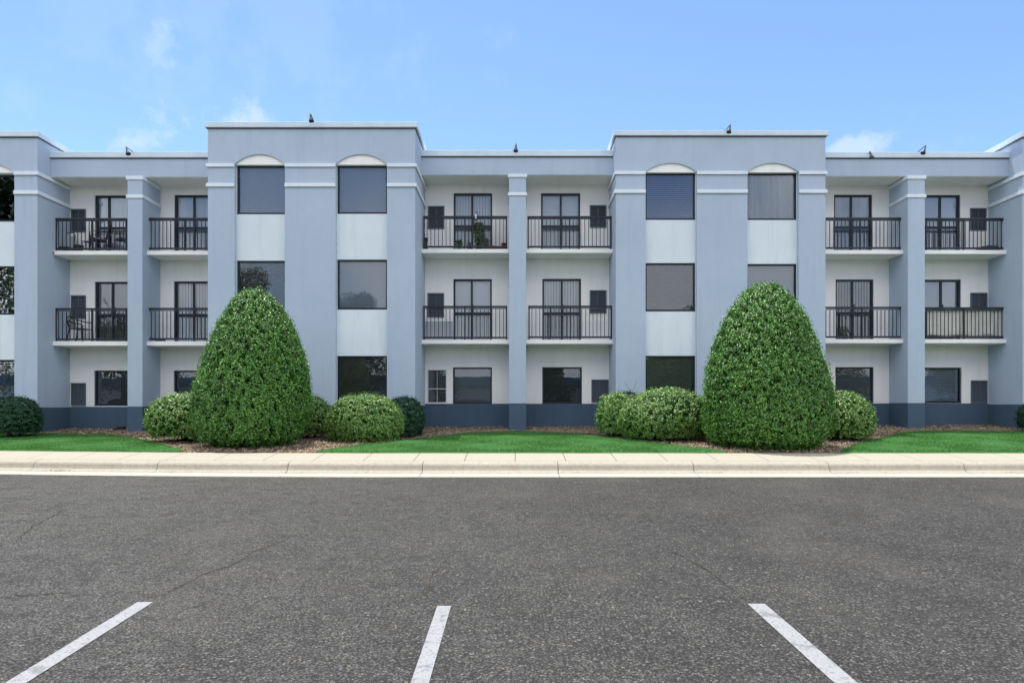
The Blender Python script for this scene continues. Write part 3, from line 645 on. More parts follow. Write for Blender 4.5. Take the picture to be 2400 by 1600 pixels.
# left recess
z3, z2 = Z(587.5, DS), Z(799.5, DS); f3, f2 = z3+.02, z2+.02
recess(-13.97, -8.72, (X(298.5, DP), X(333.7, DP)), Z(414.4, DF), (Z(357.3, DF), Z(370.6, DF)), Z(414.4, DF), [(Z(412.9, DP), Z(421.6, DP)), (Z(456.5, DP), Z(464.7, DP))], CZ-.01,
       [(z3, z3-.125), (z2, z2-.135)],
       [(X(128.8, DRAIL), X(298, DRAIL), *railz(511.6, 587), [X(216, DRAIL)]), (X(345.7, DRAIL), -8.74, *railz(511, 586), [X(433, DRAIL)]),
        (X(128.8, DRAIL), X(298, DRAIL), *railz(722, 798.7), [X(216, DRAIL)]), (X(345.7, DRAIL), -8.74, *railz(721.5, 797.5), [])],
       [(222, 301, 457.8, f3, 253, 'curtain', 'light'), (408.7, 497, 456.8, f3, 453, 'vert', 'light'),
        (222, 310, 660, f2, 261.5, 'curtain', 'tan'), (407.6, 497, 659, f2, 452, 'vert', 'pale')],
       [(220.6, 311, 868, 951, 'plain', 'dim'), (407, 497, 868, 951, 'plain', 'dim')],
       [(166.6, 201.8, 490, 544.5), (166.6, 201.8, 692, 747), (166.6, 201.8, 897, 951)])
ZA3, ZA2 = z3, z2
M['rust'] = mat('rust_stain', (.42, .28, .10), .9, noise=[(30, .4, .6, .7, (.12, .07, .04))])
MB().box(X(121.5, DS), X(127.5, DS), DS-.003, DS+.002, z3-.115, z3-.012).build('rust_stain', M['rust'], ROOT)
# centre recess
z3, z2 = Z(583.5, DS), Z(796, DS); f3, f2 = z3+.02, z2+.02
recess(-2.875, 2.875, (X(1192.9, DP), X(1233, DP)), Z(409.3, DF), (Z(353.5, DF), Z(367.4, DF)), Z(409.3, DF), [(Z(408.8, DP), Z(416, DP)), (Z(451.4, DP), Z(459, DP))], CZ+.085,
       [(z3, z3-.12), (z2, z2-.125)],
       [(X(992, DRAIL), X(1189, DRAIL), *railz(506.7, 582), [X(1089.5, DRAIL)]), (X(1236, DRAIL), X(1433.4, DRAIL), *railz(507, 582), [X(1335, DRAIL)]),
        (X(992, DRAIL), X(1189, DRAIL), *railz(716.8, 794.5), [X(1089.5, DRAIL)]), (X(1238, DRAIL), X(1435, DRAIL), *railz(716.4, 793.5), [X(1289.5, DRAIL), X(1337, DRAIL)])],
       [(1063, 1153.6, 452.6, f3, 1106.5, 'vert', 'light'), (1268, 1360, 452.6, f3, 1314.5, 'plain', 'light'),
        (1062.5, 1152.8, 653.7, f2, 1105.5, 'plain', 'light'), (1271, 1362, 653, f2, 1317, 'vert', 'light')],
       [(1061.5, 1153, 860.6, 946.3, 'plain', 'tan'), (1271, 1364, 860, 946.3, 'horiz', 'dim'), (1002, 1047, 865.5, 944, 'sash', '')],
       [(1002.8, 1041.8, 483, 537), (1382, 1421.4, 481, 534), (1002, 1041, 686.6, 744), (1382, 1421.4, 680, 734.5), (1386, 1426.6, 889, 943.5)])
ZB3, ZB2 = z3, z2
# right recess
z3, z2 = Z(586, DS), Z(794.5, DS); f3, f2 = z3+.02, z2+.02
recess(8.98, 14.72, (X(2127.8, DP), X(2167.9, DP)), Z(412.7, DF), (Z(358, DF), Z(371, DF)), Z(412.7, DF), [(Z(412.2, DP), Z(420, DP)), (Z(456, DP), Z(463.5, DP))], CZ+.095,
       [(z3, z3-.12), (z2, z2-.125)],
       [(9.0, X(2116.8, DRAIL), *railz(510.4, 584.8), [X(2016, DRAIL)]), (X(2169, DRAIL), X(2356, DRAIL), *railz(511.5, 585.5), [X(2258, DRAIL)]),
        (9.0, X(2120, DRAIL), *railz(719, 793), [X(2020, DRAIL)]), (X(2169, DRAIL), X(2357, DRAIL), *railz(720, 793.5), [X(2259, DRAIL)])],
       [(1954.8, 2044.6, 456, f3, 1997, 'curtain', 'grey'), (2160, 2251, 456.8, f3, 2206, 'plain', 'grey'),
        (1958.4, 2047.6, 654.6, f2, 1999.6, 'vert', 'tan'), (2161, 2252.4, 655, f2, 2208, 'plain', 'grey')],
       [(1958, 2048, 860, 944.4, 'horiz', 'tan'), (2161, 2254, 861, 944.6, 'horiz', 'grey')],
       [(2273, 2311.7, 488, 541), (2273.7, 2313.6, 686, 741), (2274.9, 2313.9, 891, 944.5)])
ZC3, ZC2 = z3, z2

# ------------------------------------------------------------------ gooseneck lamps on the roof edge
def lamp(tpx, tpy, hpx, hpy, bpx, D, zroof, label):
    """arm rises from its foot on the roof to the tip (tpx,tpy); the bell shade hangs from the tip down to (hpx,hpy)"""
    y = D-.35; tx, tz = X(tpx, y), Z(tpy, y); hx, hz = X(hpx, y-.03), Z(hpy, y-.03); bx = X(bpx, D+.15)
    o = thing('roof_lamp', label, 'lamp', (bx, D+.15, zroof), 'gooseneck lamps on the roof edge')
    MB().tube([(bx, D+.15, zroof), (bx+(tx-bx)*.9, y+.08, zroof+(tz-zroof)*.93), (tx, y, tz), (tx+(hx-tx)*.2, y-.01, tz+(hz-tz)*.2)], [.012, .011, .014, .018], 8).build('arm', M['iron'], o)
    d = Vector((hx-tx, -.03, hz-tz)); p = Vector((tx, y, tz))
    MB().tube([p+d*t for t in (.12, .3, .5, .62, .78, .93, 1.0)], [.018, .026, .03, .045, .055, .072, .07], 14).build('shade', M['iron'], o)
    MB().box(bx-.05, bx+.05, D+.10, D+.20, zroof, zroof+.02).build('base_plate', M['iron'], o)
lamp(295, 344, 301, 362, 319, DF, Z(357.3, DF), 'roof lamp leaning left above the left balcony recess')
lamp(727, 265, 730, 285, 739, 19.25, Z(288, 19.25), 'roof lamp on top of the taller tower behind the left tall shrub')
lamp(1209.5, 336, 1208.7, 355.5, 1209.5, DF, Z(353.5, DF), 'roof lamp facing straight out above the central pillar')
lamp(1712, 291, 1708, 311, 1696, 19.88, Z(307.5, 19.88), 'roof lamp on the tower behind the right tall shrub')
lamp(2039, 355, 2043, 371, 2036, DF, Z(358, DF), 'roof lamp drooping over the coping of the right recess')
lamp(2170, 341, 2163, 360, 2145, DF, Z(358, DF), 'roof lamp with long slanting arm above the right hand pillar')

# ------------------------------------------------------------------ shrubs
def leaves(P, Nn, L0, W0, tilt=.75):
    n = len(P); t = RNG.normal(size=(n, 3)); t -= (t*Nn).sum(1, keepdims=True)*Nn; t /= np.linalg.norm(t, axis=1, keepdims=True)
    a = t+Nn*RNG.normal(.25, .45, (n, 1)); a /= np.linalg.norm(a, axis=1, keepdims=True)
    nn = Nn+np.array([-.12, 0, .55])+RNG.normal(0, tilt*.75, (n, 3)); nn -= (nn*a).sum(1, keepdims=True)*a; nn /= np.linalg.norm(nn, axis=1, keepdims=True)
    s = np.cross(a, nn); L = L0*RNG.uniform(.6, 1.25, (n, 1)); W = W0*RNG.uniform(.7, 1.2, (n, 1))
    V = np.zeros((n, 4, 3)); V[:, 0] = P-a*L*.5; V[:, 1] = P+s*W*.5+nn*W*.22; V[:, 2] = P+a*L*.5-nn*L*.1; V[:, 3] = P-s*W*.5+nn*W*.22
    return V.reshape(-1, 3)
def shrub(name, label, prof, cy, dscale, n, L0, W0, lm, group, seed, shaggy=.05, cat='shrub'):
    """prof: list of (z, xc, r) from the bottom up"""
    pr = np.array(prof); zc = pr[:, 0]; xc = pr[:, 1]; rr = pr[:, 2]
    zb = zc[0]; x0 = float(xc.mean()); g0 = gz(x0, cy)
    o = thing(name, label, cat, (x0, cy, g0), group)
    # sample by profile area
    zz = np.linspace(zc[0], zc[-1], 400); ri = np.interp(zz, zc, rr); xi = np.interp(zz, zc, xc)
    dr = np.gradient(ri, zz); wgt = (ri+.02)*np.sqrt(1+np.clip(dr, -6, 6)**2); cdf = np.cumsum(wgt); cdf /= cdf[-1]
    u = RNG.uniform(0, 1, n); z = np.interp(u, cdf, zz); r = np.interp(z, zz, ri); r = r-(.045 if n > 60000 else 0)*np.clip((r-.5)/.8, 0, 1); x_ = np.interp(z, zz, xi); th = RNG.uniform(0, 2*np.pi, n); d = np.interp(z, zz, dr)
    ph = seed*1.7
    lump = .985+.4*(.022*np.sin(th*3+z*2.3+ph)+.018*np.sin(th*7-z*4.1+ph*2)+.012*np.sin(th*13+z*9+ph)+.010*np.sin(th*23-z*17))
    depth = np.abs(RNG.normal(0, shaggy, n)); out = RNG.random(n) < .06
    off = np.where(out, RNG.uniform(-.02, .012, n), -depth-.045)
    # pits: some patches set back
    X3 = np.stack([r*np.cos(th), r*np.sin(th), z], 1); cl = np.zeros(n); r3 = np.random.default_rng(seed*31)
    for _ in range(10):
        kv = r3.normal(size=3); kv *= r3.uniform(22, 48)/np.linalg.norm(kv); cl += np.sin(X3@kv+r3.uniform(0, 6.28))
    off += np.clip(cl/10*.20, -.10, .02)*(L0/.06); keep = (cl/10 > -.30)|(RNG.random(n) < .3)
    pit = (np.sin(th*9+z*11+ph)*np.sin(z*13-th*6+ph*3)+np.sin(th*17-z*8)*.6 > 1.05); off -= pit*RNG.uniform(.03, .12, n)
    Nn = np.stack([np.cos(th), np.sin(th)*dscale, -d], 1); Nn /= np.linalg.norm(Nn, axis=1, keepdims=True)
    P = np.stack([x_+r*lump*np.cos(th), cy+r*lump*dscale*np.sin(th), z], 1)+Nn*off[:, None]
    P[:, 2] = np.maximum(P[:, 2], GZV(P[:, 0], P[:, 1])+.02)
    P = P[keep]; Nn = Nn[keep]; n = len(P)
    V = leaves(P, Nn, L0, W0); i = np.arange(n)*4
    T = np.concatenate([np.stack([i, i+1, i+2], 1), np.stack([i, i+2, i+3], 1)]); 
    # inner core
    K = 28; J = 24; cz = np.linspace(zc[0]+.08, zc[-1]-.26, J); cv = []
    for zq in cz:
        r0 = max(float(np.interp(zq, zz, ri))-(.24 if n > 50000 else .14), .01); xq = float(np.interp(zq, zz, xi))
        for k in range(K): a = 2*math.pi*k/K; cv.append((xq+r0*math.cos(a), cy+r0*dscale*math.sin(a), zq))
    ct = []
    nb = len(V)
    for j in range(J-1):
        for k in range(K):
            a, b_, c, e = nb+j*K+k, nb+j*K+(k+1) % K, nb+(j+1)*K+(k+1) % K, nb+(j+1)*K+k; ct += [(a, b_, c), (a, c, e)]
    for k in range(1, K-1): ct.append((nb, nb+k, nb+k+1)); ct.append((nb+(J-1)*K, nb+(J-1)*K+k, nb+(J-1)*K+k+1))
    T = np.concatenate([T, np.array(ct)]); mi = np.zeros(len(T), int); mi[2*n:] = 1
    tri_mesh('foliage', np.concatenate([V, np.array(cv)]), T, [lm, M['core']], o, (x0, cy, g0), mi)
    b = MB()
    for k in range(4):
        a = k*1.6+seed; b.tube([(x0+.16*math.cos(a), cy+.12*math.sin(a), g0-.05), (x0+.22*math.cos(a), cy+.2*math.sin(a), zb+.12), (x0+.4*math.cos(a), cy+.35*math.sin(a), zb+.5)], [.045, .035, .02], 7)
    b.build('trunk', M['bark'], o)
    return o
def prof_px(rows, D, ox, oy, sc):
    out = []
    for (y, a, c) in rows:
        a = ox+a/sc; c = ox+c/sc; out.append((Z(oy+y/sc, D), X((a+c)/2, D), (c-a)/2/F*D))
    return sorted(out)
D1 = 16.1
shrub('tall_shrub', 'tall egg shaped clipped holly with a narrow tip, the left one of the two giants', prof_px([(238, 440, 530), (262, 385, 575), (300, 330, 620), (400, 262, 715), (500, 200, 778), (600, 160, 826), (700, 115, 866), (800, 80, 896), (900, 45, 910), (1000, 15, 922), (1100, 2, 926), (1200, 0, 918), (1300, 12, 892), (1400, 55, 832), (1462, 190, 700)], D1, 450, 600, 3.267),
      D1, .95, 110000, .047, .027, M['leafA'], 'tall clipped egg shaped shrubs', 1, .05)
D2 = 15.75
shrub('tall_shrub', 'tall broad clipped holly with a rounded top, the right one of the two giants', prof_px([(72, 1330, 1470), (100, 1268, 1520), (150, 1212, 1582), (200, 1168, 1632), (300, 1085, 1710), (400, 1032, 1765), (500, 990, 1812), (600, 948, 1852), (700, 912, 1888), (800, 882, 1922), (900, 868, 1946), (1000, 862, 1964), (1100, 856, 1969), (1200, 858, 1965), (1300, 872, 1942), (1400, 915, 1898), (1478, 1080, 1790)], D2, 1400, 640, 3.563),
      D2, .92, 125000, .049, .028, M['leafA'], 'tall clipped egg shaped shrubs', 2, .055)
def dome(label, cx, hw, ytop, ybot, D, n, L0, W0, lm, seed, ds=.95, flat=2.3, group='low rounded hedge shrubs', shaggy=.035, low=.8):
    zt, zb = Z(ytop, D), Z(ybot, D)-.02; xc = X(cx, D); r = hw/F*D; prof = []
    H = zt-zb
    for i in range(25):
        t = i/24; zz = zb+H*t
        if t < .33: q = low+(1-low)*math.sin(t/.33*math.pi/2)
        else: q = max(0, 1-((t-.33)/.67)**flat)**(1/flat)
        prof.append((zz, xc, max(r*q, .01)))
    shrub('round_shrub', label, prof, D, ds, n, L0, W0, lm, group, seed, shaggy)
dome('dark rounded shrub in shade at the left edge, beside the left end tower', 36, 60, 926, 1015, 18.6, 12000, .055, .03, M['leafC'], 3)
dome('lit round shrub tucked against the left side of the left giant', 445, 101, 917, 1024, 17.3, 22000, .055, .030, M['leafB'], 4, .85)
dome('shaded shrub in the gap between the left giant and the pale mound', 722, 58, 922, 1018, 18.1, 12000, .055, .03, M['leafB'], 5)
dome('pale finely clipped mound to the right of the left giant', 855, 96, 918, 1033, 17.25, 34000, .042, .024, M['leafB'], 6, .85, 2.2)
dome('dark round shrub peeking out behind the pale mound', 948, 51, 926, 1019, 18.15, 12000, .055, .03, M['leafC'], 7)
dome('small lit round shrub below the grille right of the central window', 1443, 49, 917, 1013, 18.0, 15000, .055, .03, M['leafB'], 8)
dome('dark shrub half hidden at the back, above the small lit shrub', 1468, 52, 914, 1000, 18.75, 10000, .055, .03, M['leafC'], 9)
dome('wide sloping clipped mound to the left of the right giant', 1562, 121, 904, 1026, 17.35, 40000, .044, .025, M['leafB'], 10, .8, 1.9)
dome('bright yellow green mound peeking out right of the right giant', 1962, 87, 913, 1024, 17.2, 24000, .055, .032, M['leafB'], 11, .85, 2.1)
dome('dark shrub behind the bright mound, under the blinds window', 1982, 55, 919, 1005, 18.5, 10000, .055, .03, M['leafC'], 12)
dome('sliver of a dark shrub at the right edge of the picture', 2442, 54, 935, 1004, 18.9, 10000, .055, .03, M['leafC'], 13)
# two thin dry sprigs above the small shrub
b = MB()
for (px, py) in ((1465, 896), (1491, 892)):
    b.tube([(X(1478, 18.3), 18.3, Z(925, 18.3)), (X((px+1478)/2+2, 18.3), 18.3, Z(910, 18.3)), (X(px, 18.3), 18.3, Z(py, 18.3))], .004, 5)
tag(b.build('dry_twig', M['bark'], origin=(X(1478, 18.3), 18.3, Z(925, 18.3))), 'thin bare twigs sticking up above the small lit shrub', 'twig')

# ------------------------------------------------------------------ balcony things
def plastic_chair(x, y, z, rot, label, group):
    o = thing('plastic_armchair', label, 'chair', (x, y, z), group); mtx = Matrix.Translation((x, y, z)) @ Matrix.Rotation(rot, 4, 'Z')
    def bld(b, nm):
        b.v = [tuple(mtx @ Vector(v)) for v in b.v]; return b.build(nm, M['black'], o)
    bld(MB().box(-.21, .21, -.20, .22, .40, .425), 'seat')
    b = MB(); arch = []
    for i in range(13):
        t = math.pi*i/12; arch.append((-.24*math.cos(t), .25+.06*math.sin(t), .62+.16*math.sin(t)))
    b.tube([(-.2, .21, .42), (-.235, .24, .6)]+arch+[(.235, .24, .6), (.2, .21, .42)], .018, 6)
    for k in range(-3, 4): b.tube([(k*.045, .21, .42), (k*.06, .28, .62+.14*math.cos(k*.4))], [.009, .013], 5)
    bld(b, 'backrest')
    for s in (-1, 1):
        bld(MB().tube([(s*.235, .25, .66), (s*.27, .05, .62), (s*.27, -.18, .61), (s*.25, -.22, .58)], .018, 6), 'armrest')
        bld(MB().tube([(s*.25, -.22, .59), (s*.24, -.21, .4), (s*.26, -.25, 0)], [.02, .024, .018], 6), 'leg')
        bld(MB().tube([(s*.20, .2, .42), (s*.24, .28, 0)], [.026, .018], 6), 'leg')
plastic_chair(X(188, 21.0), 21.0, ZA2, R(155), 'black plastic armchair standing below the louvred grille on the left balcony', 'plastic chairs on the left balcony')
plastic_chair(X(303, 21.05), 21.05, ZA2, R(190), 'black plastic armchair mostly hidden behind the left pillar', 'plastic chairs on the left balcony')
def metal_chair(x, y, z, rot, label):
    o = thing('metal_chair', label, 'chair', (x, y, z), 'iron chairs on the top left balcony'); mtx = Matrix.Translation((x, y, z)) @ Matrix.Rotation(rot, 4, 'Z')
    def bld(b, nm, m):
        b.v = [tuple(mtx @ Vector(v)) for v in b.v]; return b.build(nm, m, o)
    bld(MB().box(-.21, .21, -.21, .21, .43, .47), 'cushion', M['cushion'])
    b = MB()
    b.tube([(-.21, .2, .42), (-.22, .27, .7), (-.18, .33, .93), (0, .35, .97), (.18, .33, .93), (.22, .27, .7), (.21, .2, .42)], .013, 6)
    for k in (-1, 0, 1): b.tube([(k*.05, .21, .43), (k*.09, .27, .66), (k*.12, .32, .92)], .009, 5)
    b.tube([(-.2, .29, .78), (0, .31, .74), (.2, .29, .78)], .009, 5)
    bld(b, 'backrest', M['iron'])
    bld(MB().box(-.22, .22, -.22, .22, .41, .429), 'seat', M['iron'])
    for s in (-1, 1):
        bld(MB().tube([(s*.22, .25, .66), (s*.25, 0, .67), (s*.24, -.2, .62), (s*.22, -.21, .42)], .011, 6), 'armrest', M['iron'])
        for t in (-1, 1): bld(MB().tube([(s*.2, t*.2, .41), (s*.22, t*.23, 0)], .012, 6), 'leg', M['iron'])
metal_chair(X(230, 21.0), 21.0, ZA3, R(-60), 'black iron chair with grey cushion left of the glass door, turned sideways')
metal_chair(X(292, 21.0), 21.0, ZA3, R(-40), 'black iron chair with grey cushion cut off by the left pillar')
o = thing('reclining_chair', 'folded chair with thin rounded frame at the left end of the top balcony', 'chair', (X(147, 21.0), 21.0, ZA3))
xc = X(147, 21.0)
MB().tube([(xc-.26, 21.1, ZA3+.1), (xc-.26, 21.2, ZA3+.62), (xc-.2, 21.2, ZA3+.7), (xc+.2, 21.2, ZA3+.7), (xc+.26, 21.2, ZA3+.62), (xc+.3, 21.0, ZA3+.05)], .013, 6).build('frame', M['iron'], o)
MB().box(xc-.24, xc+.3, 20.82, 21.15, ZA3+.12, ZA3+.19).build('seat', M['black'], o)
MB().box(xc-.235, xc+.235, 21.19, 21.2, ZA3+.2, ZA3+.6).build('backrest', M['vinyl'], o)
for s in (-.22, .27):
    for yy in (20.85, 21.12): MB().tube([(xc+s, yy, ZA3+.12), (xc+s*1.05, yy, ZA3)], .012, 6).build('leg', M['iron'], o)
tag(MB().lathe(X(185, 20.95), 20.95, [(0, ZA3), (.10, ZA3), (.13, ZA3+.26), (.12, ZA3+.26), (.09, ZA3+.02), (0, ZA3+.02)], 18).build('bucket', M['darkpot'], origin=(X(185, 20.95), 20.95, ZA3)), 'dark bucket on the floor of the top left balcony', 'bucket')
o = thing('side_table', 'small wire side table between bucket and iron chair', 'table', (X(206, 21.0), 21.0, ZA3)); xc = X(206, 21.0)
MB().box(xc-.12, xc+.12, 20.9, 21.12, ZA3+.37, ZA3+.385).build('table_top', M['iron'], o)
for s in (-.11, .11):
    for yy in (20.92, 21.1): MB().tube([(xc+s, yy, ZA3+.37), (xc+s, yy, ZA3)], .008, 5).build('leg', M['iron'], o)
# bag on the left balcony
def lumpbag(name, label, cat, x, y, z, sx, sy, sz, m, seed):
    b = MB(); b.smooth = True; n = 24; J = 10; vs = []
    for j in range(J+1):
        p = math.pi/2*j/J
        for k in range(n):
            a = 2*math.pi*k/n; q = 1+.08*math.sin(3*a+seed)+.05*math.sin(7*a+j)
            cc = abs(math.cos(a))**.6*math.copysign(1, math.cos(a)); ss = abs(math.sin(a))**.6*math.copysign(1, math.sin(a))
            r = math.cos(p)**.45
            vs.append((x+sx*cc*q*r, y+sy*ss*q*r, z+sz*math.sin(p)*(1+.06*math.sin(4*a+seed))))
    b.add(vs, [(j*n+k, j*n+(k+1) % n, (j+1)*n+(k+1) % n, (j+1)*n+k) for j in range(J) for k in range(n)])
    return tag(b.build(name, m, origin=(x, y, z)), label, cat)
lumpbag('floor_mat_roll', 'dark low bundle on the floor behind the railing by the striped blinds', 'bundle', X(375, 20.9), 20.9, ZA2, .17, .08, .09, M['cover'], 1)
lumpbag('covered_bundle', 'low dark grey covered bundle at the right end of the top right balcony', 'bundle', X(2318, 21.0), 21.0, ZC3, .42, .22, .22, M['cover'], 2)
lumpbag('dark_bundle', 'flat dark bundle lying behind the fabric screened railing', 'bundle', X(2200, 20.82), 20.82, ZC2, .42, .06, .11, M['black'], 3)
# cream cloth tied behind the railing
x0, x1 = X(2170, 20.73), X(2354, 20.73); b = MB(); b.smooth = True; vs = []; nx, nz = 60, 12
for i in range(nx+1):
    for j in range(nz+1):
        x_ = x0+(x1-x0)*i/nx; t = j/nz; zt = Z(722, 20.73)-.02*abs(math.sin(i*.55)); zb = Z(787, 20.73)+.02*math.sin(i*.3)
        vs.append((x_, 20.74+.012*math.sin(x_*9+t*3)+.008*math.sin(x_*23-t*5), zb+(zt-zb)*t))
b.add(vs, [(i*(nz+1)+j, (i+1)*(nz+1)+j, (i+1)*(nz+1)+j+1, i*(nz+1)+j+1) for i in range(nx) for j in range(nz)])
o = b.build('cloth_screen', M['sheet'], origin=(x0, 20.74, ZC2)); sd = o.modifiers.new('thickness', 'SOLIDIFY'); sd.thickness = .004
tag(o, 'cream cloth screen tied behind the lower right balcony railing', 'cloth')
b = MB().box(X(995, 21.1), X(1060, 21.1), 21.18, 21.21, ZB2, Z(753, 21.2)); tag(b.build('leaning_board', M['vinyl'], origin=(X(1027, 21.1), 21.2, ZB2)), 'pale grey board leaning on the wall left of the lower centre door', 'board')
tag(MB().box(X(270, 20.9), X(283, 20.9), 20.75, 20.95, gz(-12, 20.9), gz(-12, 20.9)+.06).box(X(280, 20.9), X(295, 20.9), 20.78, 20.9, gz(-12, 20.9)+.02, gz(-12, 20.9)+.11).build('drain_spout', M['black'], origin=(X(282, 20.9), 20.85, gz(-12, 20.9)), bevel=.01), 'black drain spout on the mulch at the foot of the left recess', 'drain')
# potted plants
def pot(name, label, px, y, z, r, h, m, nl, ph, pr_, group='potted plants on the top centre balcony', lw=.07, wood=0):
    x = X(px, y); o = thing(name, label, 'potted plant' if nl else 'pot', (x, y, z), group)
    MB().lathe(x, y, [(0, z), (r*.72, z), (r, z+h*.86), (r*1.08, z+h*.86), (r*1.08, z+h), (r*.95, z+h), (r*.9, z+h*.8), (0, z+h*.8)], 18).build('pot', m, o)
    if not nl: return o
    b = MB()
    for k in range(wood or 5):
        a = k*2.4; b.tube([(x+.02*math.cos(a), y+.02*math.sin(a), z+h*.8), (x+pr_*.4*math.cos(a), y+pr_*.4*math.sin(a), z+h+ph*.5), (x+pr_*.6*math.cos(a), y+pr_*.6*math.sin(a), z+h+ph*.95)], [.009, .007, .004], 5)
    b.build('stem', M['stem'], o)
    n = nl; t = RNG.uniform(0, 1, n)**.8; a = RNG.uniform(0, 6.283, n); r_ = pr_*np.sqrt(RNG.uniform(0, 1, n))*(.4+.6*np.sin(np.clip(t, .05, 1)*2.6))
    P = np.stack([x+r_*np.cos(a), y+r_*np.sin(a)*.7, z+h+ph*t], 1); Nn = RNG.normal(size=(n, 3))+np.array([0, -.6, .5]); Nn /= np.linalg.norm(Nn, axis=1, keepdims=True)
    V = leaves(P, Nn, lw, lw*.45); i = np.arange(n)*4; T = np.concatenate([np.stack([i, i+1, i+2], 1), np.stack([i, i+2, i+3], 1)])
    tri_mesh('leaves', V, T, [M['leafP']], o, (x, y, z))
    return o
yb = 20.86
pot('potted_plant', 'tall bushy plant in a dark pot in front of the glass door', 1122, yb, ZB3, .10, .16, M['darkpot'], 520, .72, .20, lw=.085, wood=7)
pot('potted_plant', 'spiky low plant left of the tall bushy one', 1076, yb, ZB3, .08, .08, M['terracotta'], 110, .26, .12, lw=.11)
pot('potted_plant', 'small plant in a navy pot beside the tall bushy plant', 1100, yb, ZB3, .08, .11, M['navyplastic'], 40, .16, .09, lw=.08)
pot('potted_plant', 'dark leafed plant to the right of the tall bushy one', 1139, yb+.1, ZB3, .08, .10, M['darkpot'], 150, .32, .12, lw=.07)
pot('potted_plant', 'tiny sprouts in a long brown planter near the terracotta pot', 1158, yb, ZB3, .10, .08, M['terracotta'], 26, .10, .10, lw=.05)
pot('plant_pot', 'terracotta pot with figures at the right end of the top centre balcony', 1181, yb, ZB3+.10, .08, .15, M['terracotta'], 0, 0, 0)
tag(MB().box(X(1135, yb), X(1187, yb), yb-.09, yb+.09, ZB3, ZB3+.10).build('planter_box', M['terracotta'], origin=(X(1160, yb), yb, ZB3), bevel=.01), 'long low brown planter box along the railing bottom', 'planter')
pot('potted_plant', 'small dark plant under a navy bag in the left corner', 998, yb, ZB3, .06, .1, M['darkpot'], 90, .22, .07, lw=.06)
tag(MB().box(X(996, yb), X(1003, yb), yb-.04, yb+.04, ZB3+.30, ZB3+.42).box(X(998, yb), X(1001, yb), yb-.01, yb+.01, ZB3, ZB3+.30).build('mailbox_post', M['navyplastic'], origin=(X(999, yb), yb, ZB3), bevel=.01), 'navy box on a stick in the corner by the centre recess railing', 'box')
# hanging feeder on a hooked pole at the railing
xf = X(1115, 20.6); zf = Z(507, 20.6)
o = thing('bird_feeder', 'clear hanging bird feeder on a hook over the centre railing', 'bird feeder', (xf, 20.6, zf-.2))
MB().tube([(xf+.05, 20.65, zf-.1), (xf+.07, 20.62, zf+.08), (xf+.05, 20.6, zf+.15), (xf+.01, 20.6, zf+.13), (xf, 20.6, zf+.07)], .006, 6).build('hook', M['iron'], o)
MB().lathe(xf, 20.6, [(0, zf+.07), (.03, zf+.06), (.035, zf-.08), (0, zf-.08)], 12).build('bottle', M['feeder'], o)
MB().lathe(xf, 20.6, [(0, zf-.08), (.05, zf-.09), (.055, zf-.12), (0, zf-.13)], 12).build('tray', M['terracotta'], o)

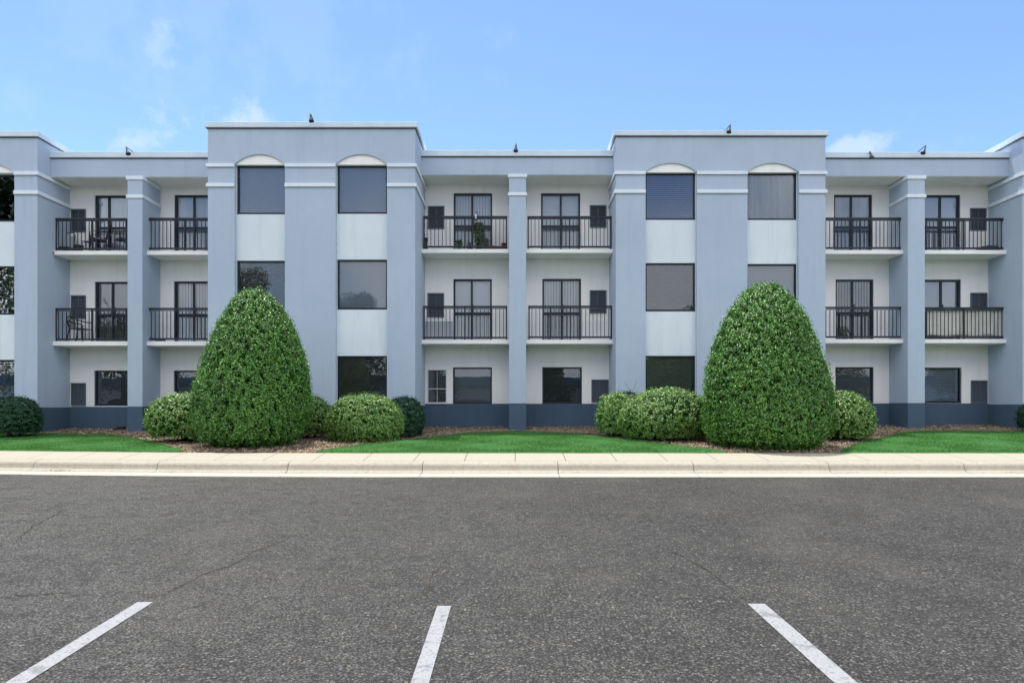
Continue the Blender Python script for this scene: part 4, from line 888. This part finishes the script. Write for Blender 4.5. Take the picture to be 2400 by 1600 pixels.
# ------------------------------------------------------------------ trees across the lot (seen mirrored in the windows)
def tree(x, y, h, cr, label, seed, n=9000):
    z = rz(y)-.1; o = thing('lot_tree', label, 'tree', (x, y, z), 'trees across the lot'); rs = np.random.default_rng(seed)
    b = MB(); b.tube([(x, y, z), (x+.1, y, z+h*.3), (x-.1, y+.1, z+h*.6)], [.3, .22, .1], 8); cl = []
    for k in range(9):
        a = k*2.4; zz = z+h*(.35+.06*k); r = cr*(.75-.05*k); p = (x+r*math.cos(a), y+r*math.sin(a), zz+h*.08); cl.append((*p, cr*(.55-.025*k)))
        b.tube([(x, y, zz-h*.08), p], [.1, .03], 6)
    cl.append((x, y, z+h*.9, cr*.4)); b.build('trunk', M['bark'], o)
    cl = np.array(cl); idx = rs.integers(0, len(cl), n); d = rs.normal(size=(n, 3)); d /= np.linalg.norm(d, axis=1, keepdims=True)
    P = cl[idx, :3]+d*cl[idx, 3:4]*rs.uniform(.5, 1.1, (n, 1)); V = leaves(P, d, .34, .22); i = np.arange(n)*4
    tri_mesh('crown', V, np.concatenate([np.stack([i, i+1, i+2], 1), np.stack([i, i+2, i+3], 1)]), [M['leafT']], o, (x, y, z))
TREES = [(-38, -9, 19, 5.5, 'tall leafy tree across the lot mirrored in the left end windows'), (-31, -38, 18, 5, 'tall leafy tree across the lot, left of centre'),
         (-19, -40, 15.5, 4.2, 'bushy tree across the lot opposite the left tower'), (-12, -44, 11, 3.5, 'small tree across the lot near the left tower'),
         (3, -46, 10, 3.5, 'small round tree across the lot opposite the entrance pillar'), (12, -44, 11.5, 4, 'bushy tree across the lot, right of centre'),
         (22, -40, 15, 4.5, 'tall tree across the lot opposite the right tower'), (38, -42, 12, 4.5, 'broad tree across the lot opposite the right recess'), (54, -40, 11, 4.5, 'far right broad tree across the lot'),
         (-50, -44, 13, 6, 'wide low tree across the lot, second from the left end'), (-65, -38, 14, 6.5, 'leftmost wide tree across the lot'), (-25, -47, 12, 5.5, 'wide tree close to the shop wall across the lot')]
for i, (x, y, h, c, lb) in enumerate(TREES): tree(x, y, h, c, lb, 50+i)

# low building across the lot, mirrored in the ground floor windows
zg = rz(-60)-.1
o = thing('low_shop_building', 'long low shop building with blue fascia across the lot behind the camera', 'building', (4, -52, zg))
MB().box(-84, 88, -60, -52, zg, zg+5.2).build('wall', M['cream'], o)
MB().box(-85, 89, -53.2, -51.4, zg+5.2, zg+6.6).build('fascia', mat('blue_metal_fascia', (.03, .14, .30), .5), o)
MB().box(-85, 89, -61, -53.21, zg+5.2, zg+6.2).build('roof', M['roof'], o)
for k in range(28):
    xa = -81+k*6; w_ = MB(); frame_boxes(w_, xa, xa+4.6, zg+.5, zg+3.4, -51.98, -51.9, .08)
    q = w_.build('shop_window', M['frame'], o); MB().box(xa+.08, xa+4.52, -51.97, -51.94, zg+.58, zg+3.32).build('pane', B['dark'], q)
